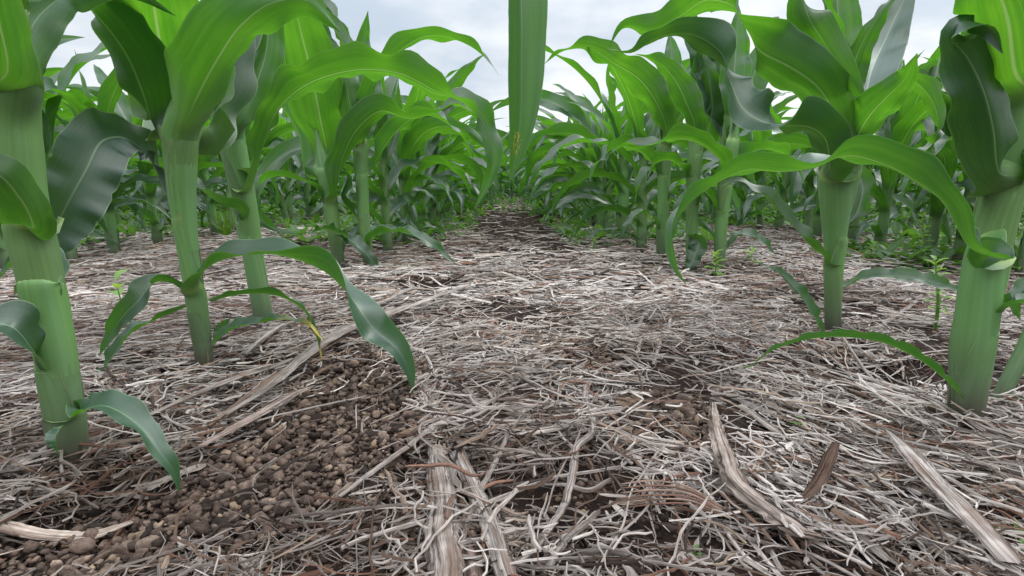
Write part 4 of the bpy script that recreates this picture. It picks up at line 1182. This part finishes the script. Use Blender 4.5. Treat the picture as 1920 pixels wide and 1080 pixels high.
stem_thing("straw_stalk", "short pale stalk leaning between the second and third corn stalks", "stalk",
           [dict(pts=[(462, 690, 10), (500, 660, 14), (540, 634, 12), (556, 628, 6)], seed=26, flat=.35, tint=PALE, lift=.016)])
stem_thing("straw_stalk", "pale stalk topmost in the bundle, its end on the straw path", "stalk",
           [dict(pts=[(700, 640, 8), (770, 605, 12), (830, 582, 12), (880, 565, 6)], seed=27, flat=.4, tint=PALE, lift=.024)])
stem_thing("straw_stalk", "pale stalk under the topmost one at the edge of the path", "stalk",
           [dict(pts=[(660, 612, 8), (720, 585, 12), (780, 562, 12), (825, 552, 6)], seed=28, flat=.4, tint=PALE, lift=.020)])
stem_thing("straw_stalk", "grey stem curving into the path from the lower left with a split end", "stalk",
           [dict(pts=[(640, 965, 9), (700, 925, 12), (760, 880, 12), (820, 830, 12), (870, 805, 12), (930, 775, 8)], seed=40, flat=.6, tint=PALE, lift=.012, kinks=.1),
            dict(pts=[(820, 832, 10), (880, 815, 12), (930, 790, 6)], seed=41, flat=.5, tint=PALE, lift=.012)])
stem_thing("straw_stalk", "long thin straight straw lying along the dark furrow on the right", "stalk",
           [dict(pts=[(1575, 650, 5, .01), (1650, 705, 7, .008), (1740, 765, 8, .006), (1838, 828, 9, .006)], seed=42, flat=.7, tint=PALE, lift=.008)])
stem_thing("thick_stick", "thick rough stick lying on dark soil at the bottom left edge", "stick",
           [dict(pts=[(-80, 990, 26), (0, 990, 30), (90, 988, 30), (170, 978, 26), (240, 960, 12)], seed=43, flat=.6, tint=(.48, .41, .36), lift=.008, groove=.14)])
stem_thing("straw_stalk", "pale stick leaning on the foot of the left edge corn plant", "stalk",
           [dict(pts=[(20, 918, 12), (60, 895, 15), (105, 866, 15), (145, 842, 10)], seed=44, flat=.5, tint=PALE, lift=.014)])
stem_thing("straw_stalk", "upright brown stem piece behind the bundle near the second corn stalk", "stalk",
           [dict(pts=[(290, 720, 20), (296, 760, 24), (300, 792, 20)], seed=45, flat=.5, tint=(.17, .12, .10), lift=.012)])
stem_thing("straw_stalk", "grey twig crossing the straw at the right edge", "stalk",
           [dict(pts=[(1780, 958, 8), (1850, 948, 12), (1930, 945, 12)], seed=46, flat=.7, tint=GREY, lift=.008)])
stem_thing("straw_stalk", "long thin stalk curving across the bottom right below the husk", "stalk",
           [dict(pts=[(1290, 1000, 5), (1360, 1018, 9), (1440, 1035, 9), (1520, 1055, 9), (1600, 1090, 9)], seed=47, flat=.7, tint=PALE, lift=.006)])
stem_thing("straw_stalk", "broad pale stalk sloping through the straw above the bent husk", "stalk",
           [dict(pts=[(1405, 785, 14), (1440, 812, 20), (1475, 835, 14)], seed=48, flat=.3, tint=GREY, lift=.006)])
stem_thing("straw_stalk", "grey branch lying behind the second stalk from the right edge", "stalk",
           [dict(pts=[(1620, 640, 6), (1660, 615, 9), (1700, 590, 8), (1735, 555, 5)], seed=49, flat=.8, tint=GREY, lift=.006),
            dict(pts=[(1665, 612, 5), (1690, 618, 5), (1730, 610, 3)], seed=50, flat=.8, tint=GREY, lift=.006)])


# ------------------------------------------------------------------ weeds
def weed(px, py, h, label, seed, nl=9, lw=.4, group="weeds between the corn"):
    g = G(px, py); q = np.random.default_rng(seed)
    e = bpy.data.objects.new("weed", None); col.objects.link(e)
    e.location = (g[0], g[1], float(H(g[0], g[1]))); e.empty_display_size = .02
    tag(e, label, "weed", group)
    zs = np.linspace(-.005, h, 10)
    C = np.stack([np.sin(zs / h * 2 + seed) * h * .08, np.cos(zs / h * 2.3 + seed) * h * .08, zs], 1); C -= C[0] * np.array([1, 1, 0])
    V, f, st = tube(C, np.linspace(h * .03, h * .012, 10), 7, .3)
    link("stem", big_mesh("stem", V, [f], {"st": st}, M_WEED), e)
    for i in range(nl):
        t = .25 + .75 * i / max(1, nl - 1)
        p0 = np.array([np.interp(t * h, zs, C[:, k]) for k in range(3)])
        az = i * 2.4 + q.normal() * .4; L = h * lw * (1.1 - .4 * t) * q.uniform(.8, 1.2)
        s = np.linspace(0, 1, 12); th_ = R(55 * t + 10) - R(60) * s
        B = np.stack([np.cos(th_) * math.cos(az), np.cos(th_) * math.sin(az), np.sin(th_)], 1) * L / 11
        Cc = p0 + np.cumsum(B, 0)
        lat = np.array([-math.sin(az), math.cos(az), 0]); T_ = norm(np.gradient(Cc, axis=0))
        N = -norm(np.cross(T_, lat[None, :])); 
        N = N * np.where(N[:, 2:3] < 0, -1, 1)
        w = L * .62 * np.maximum(np.sin(np.pi * np.clip(s * 1.0, 0, 1) ** .8), .03)
        V, f, st, mk = ribbon(Cc, N, w, np.full(12, .7), np.full(12, L * .03), np.full(12, .15), s, np.zeros((12, 3)), float(q.random()), 7, 2)
        link("leaf", big_mesh("leaf", V, [f], {"st": st}, M_WEED), e)


weed(1338, 525, .055, "pale green weed at the foot of the third corn stalk from the right edge", 1, 14, .45)
weed(1752, 620, .085, "pale yellow green weed standing left of the thickest stalk", 2, 20, .2)
weed(1735, 505, .11, "tall weed with round pale leaves behind the thickest stalk", 3, 16, .22)
weed(1635, 500, .05, "small bushy weed right of the second stalk from the right edge", 4, 12, .4)
weed(1405, 505, .035, "low weed with a wide yellow green leaf beside the third stalk from the right edge", 5, 7, .7)
weed(1895, 1020, .008, "tiny pale seedling in the bottom right corner", 6, 4, .9)
weed(1905, 1050, .007, "tiniest pale seedling at the very bottom right", 7, 4, .9)
weed(1500, 805, .010, "tiny yellowish seedling in the straw right of centre", 8, 4, .8)
weed(1305, 1050, .006, "small round leaved seedling near the bottom right of centre", 9, 4, .9)
weed(1860, 470, .07, "yellow green round leaved weed behind the thickest stalk on its right", 10, 10, .35)
weed(1080, 470, .05, "pale weed at the right rim of the path beyond the twigs", 11, 10, .45)
weed(1110, 478, .045, "second pale weed at the right rim of the path, nearer the camera", 12, 10, .45)
weed(228, 585, .045, "small weed with paired upright leaves between the first two left stalks", 13, 4, .9)
weed(880, 425, .06, "pale weed at the left rim of the path far back", 14, 12, .4)
weed(1900, 520, .05, "low leafy weed at the right edge behind the shoot", 15, 10, .5)


def grass_tuft(px, py, h, label, seed, n=16, group="grass tufts between the rows"):
    g = G(px, py); q = np.random.default_rng(seed)
    Vs, Fs, S = [], [], []; off = 0
    for i in range(n):
        az = q.random() * 6.28; L = h * q.uniform(.6, 1.15); s = np.linspace(0, 1, 12)
        th_ = R(q.uniform(60, 88)) - R(q.uniform(20, 90)) * s ** 1.4
        B = np.stack([np.cos(th_) * math.cos(az), np.cos(th_) * math.sin(az), np.sin(th_)], 1) * L / 11
        Cc = np.array([q.normal() * h * .08, q.normal() * h * .08, -.004]) + np.cumsum(B, 0)
        lat = np.array([-math.sin(az), math.cos(az), 0]); T_ = norm(np.gradient(Cc, axis=0)); N = norm(np.cross(T_, lat[None, :]))
        w = h * .075 * np.maximum(1 - s ** 1.6, .03)
        V, f, st, mk = ribbon(Cc, N, w, np.full(12, .8), np.zeros(12), np.full(12, .2), s, np.zeros((12, 3)), float(q.random()), 5, 2)
        Vs.append(V); Fs.append(f + off); S.append(st); off += len(V)
    me = big_mesh("grass_tuft", np.vstack(Vs), [np.vstack(Fs)], {"st": np.vstack(S)}, M_GRASS)
    tag(link("grass_tuft", me, None, (g[0], g[1], float(H(g[0], g[1])))), label, "grass tuft", group)


grass_tuft(425, 452, .115, "bright grass tuft between the second and third left corn stalks", 1, 22)
grass_tuft(540, 440, .08, "smaller grass tuft behind the third left corn stalk", 2)
grass_tuft(945, 395, .09, "small grass tuft at the far end of the path", 3)
grass_tuft(905, 405, .09, "grass tuft at the far left rim of the path", 4)

# low leafy ground cover between the farther rows: nobody could count it
Vs, Fs, S = [], [], []; off = 0
q = np.random.default_rng(77)
for _ in range(12500):
    y = .95 + 5.5 * q.random() ** 1.3; x = q.uniform(-1, 1) * (y + .2)
    if -.12 < x < .20 and (y < 3.6 or q.random() < .6): continue
    near_row = (abs(x - .368) < .12 or abs(x + .285) < .10) and y > 1.08
    if (-.23 < x < .33) and not near_row and (y < 1.7 or q.random() < .45): continue
    if not near_row and y < 1.1: continue
    if vn(np.array(x * 2.2), np.array(y * 2.2), 21) < (-.02 if y < 2.2 else -.15): continue
    hz = float(H(x, y)); L = q.uniform(.03, .075) * (1 if y < 3 else 1.4); n_ = int(q.integers(3, 6))
    for k in range(n_):
        az = q.random() * 6.28; s_ = np.linspace(0, 1, 5); th_ = R(q.uniform(20, 75)) - R(q.uniform(30, 90)) * s_
        B = np.stack([np.cos(th_) * math.cos(az), np.cos(th_) * math.sin(az), np.sin(th_)], 1) * L / 4
        Cc = np.array([x, y, hz - .003]) + np.cumsum(B, 0)
        lat = np.array([[-math.sin(az), math.cos(az), 0]])
        wv = (L * .16 * np.maximum(np.sin(np.pi * s_ ** .8), .08))[:, None]
        V = np.stack([Cc - lat * wv, Cc + np.array([[0, 0, -.002]]), Cc + lat * wv], 1).reshape(-1, 3)
        st = np.zeros((5, 3, 3)); st[:, 0, 0] = -1; st[:, 2, 0] = 1; st[..., 1] = s_[:, None]; st[..., 2] = q.random()
        Vs.append(V); Fs.append(grid_faces(5, 3) + off); S.append(st.reshape(-1, 3)); off += 15
me = big_mesh("low_weeds", np.vstack(Vs), [np.vstack(Fs)], {"st": np.vstack(S)}, M_COVER)
tag(link("low_weeds", me), "low green weeds covering the soil between the farther rows", "weeds", None, "stuff")

# ------------------------------------------------------------------ sky and light
w = bpy.data.worlds.new("World"); scene.world = w; w.use_nodes = True
nt = w.node_tree; nt.nodes.clear(); b = NT(nt)
SUN_EL, SUN_AZ = 52, 58      # azimuth clockwise from +Y (straight ahead)
sky = b.n('ShaderNodeTexSky', sky_type='NISHITA'); sky.sun_disc = False
sky.sun_elevation = R(SUN_EL); sky.sun_rotation = R(SUN_AZ)
tc = b.n('ShaderNodeTexCoord')
sep = b.n('ShaderNodeSeparateXYZ'); b.l(tc.outputs['Generated'], sep.inputs[0])
zc_ = b.math('MAXIMUM', sep.outputs[2], 0.0)
# cloud layer seen in perspective: direction projected on a flat ceiling
den = b.math('ADD', zc_, .22)
cv = b.comb(b.math('DIVIDE', sep.outputs[0], den), b.math('DIVIDE', sep.outputs[1], den), 0.0)
cn = b.noise(cv, 1.1, 5, .55); cn2 = b.noise(cv, .45, 3, .5)
cl_ = b.math('ADD', b.math('MULTIPLY', cn, .5), b.math('MULTIPLY', cn2, .5))
cloud = b.mix(b.sstep(cl_, .42, .58), (5.4, 6.2, 7.1), (9.4, 9.5, 9.6))
# an overcast sky is brighter overhead
zen = b.sstep(zc_, .22, 1.0, 1.0, 4.0)
cz = b.n('ShaderNodeVectorMath', operation='SCALE'); b.l(cloud, cz.inputs[0]); b.l(zen, cz.inputs['Scale'])
skm = b.mix(.88, sky.outputs[0], cz.outputs[0])
bg = b.n('ShaderNodeBackground'); b.l(skm, bg.inputs[0]); bg.inputs[1].default_value = .10
o = b.n('ShaderNodeOutputWorld'); b.l(bg.outputs[0], o.inputs[0])

sd = bpy.data.lights.new("sun", 'SUN'); so = bpy.data.objects.new("sun", sd); col.objects.link(so)
sd.energy = 1.5; sd.angle = R(20); sd.color = (1, .97, .92)
az = R(SUN_AZ); el = R(SUN_EL)
dirv = Vector((math.sin(az) * math.cos(el), math.cos(az) * math.cos(el), math.sin(el)))
so.rotation_euler = dirv.to_track_quat('Z', 'Y').to_euler()
so.location = (0, 0, 5)

scene.view_settings.view_transform = 'Standard'
scene.view_settings.look = 'None'
scene.view_settings.exposure = 0.25
scene.view_settings.gamma = 1.0
scene.render.engine = 'CYCLES'
scene.cycles.max_bounces = 8
scene.cycles.transmission_bounces = 6
scene.cycles.use_denoising = True
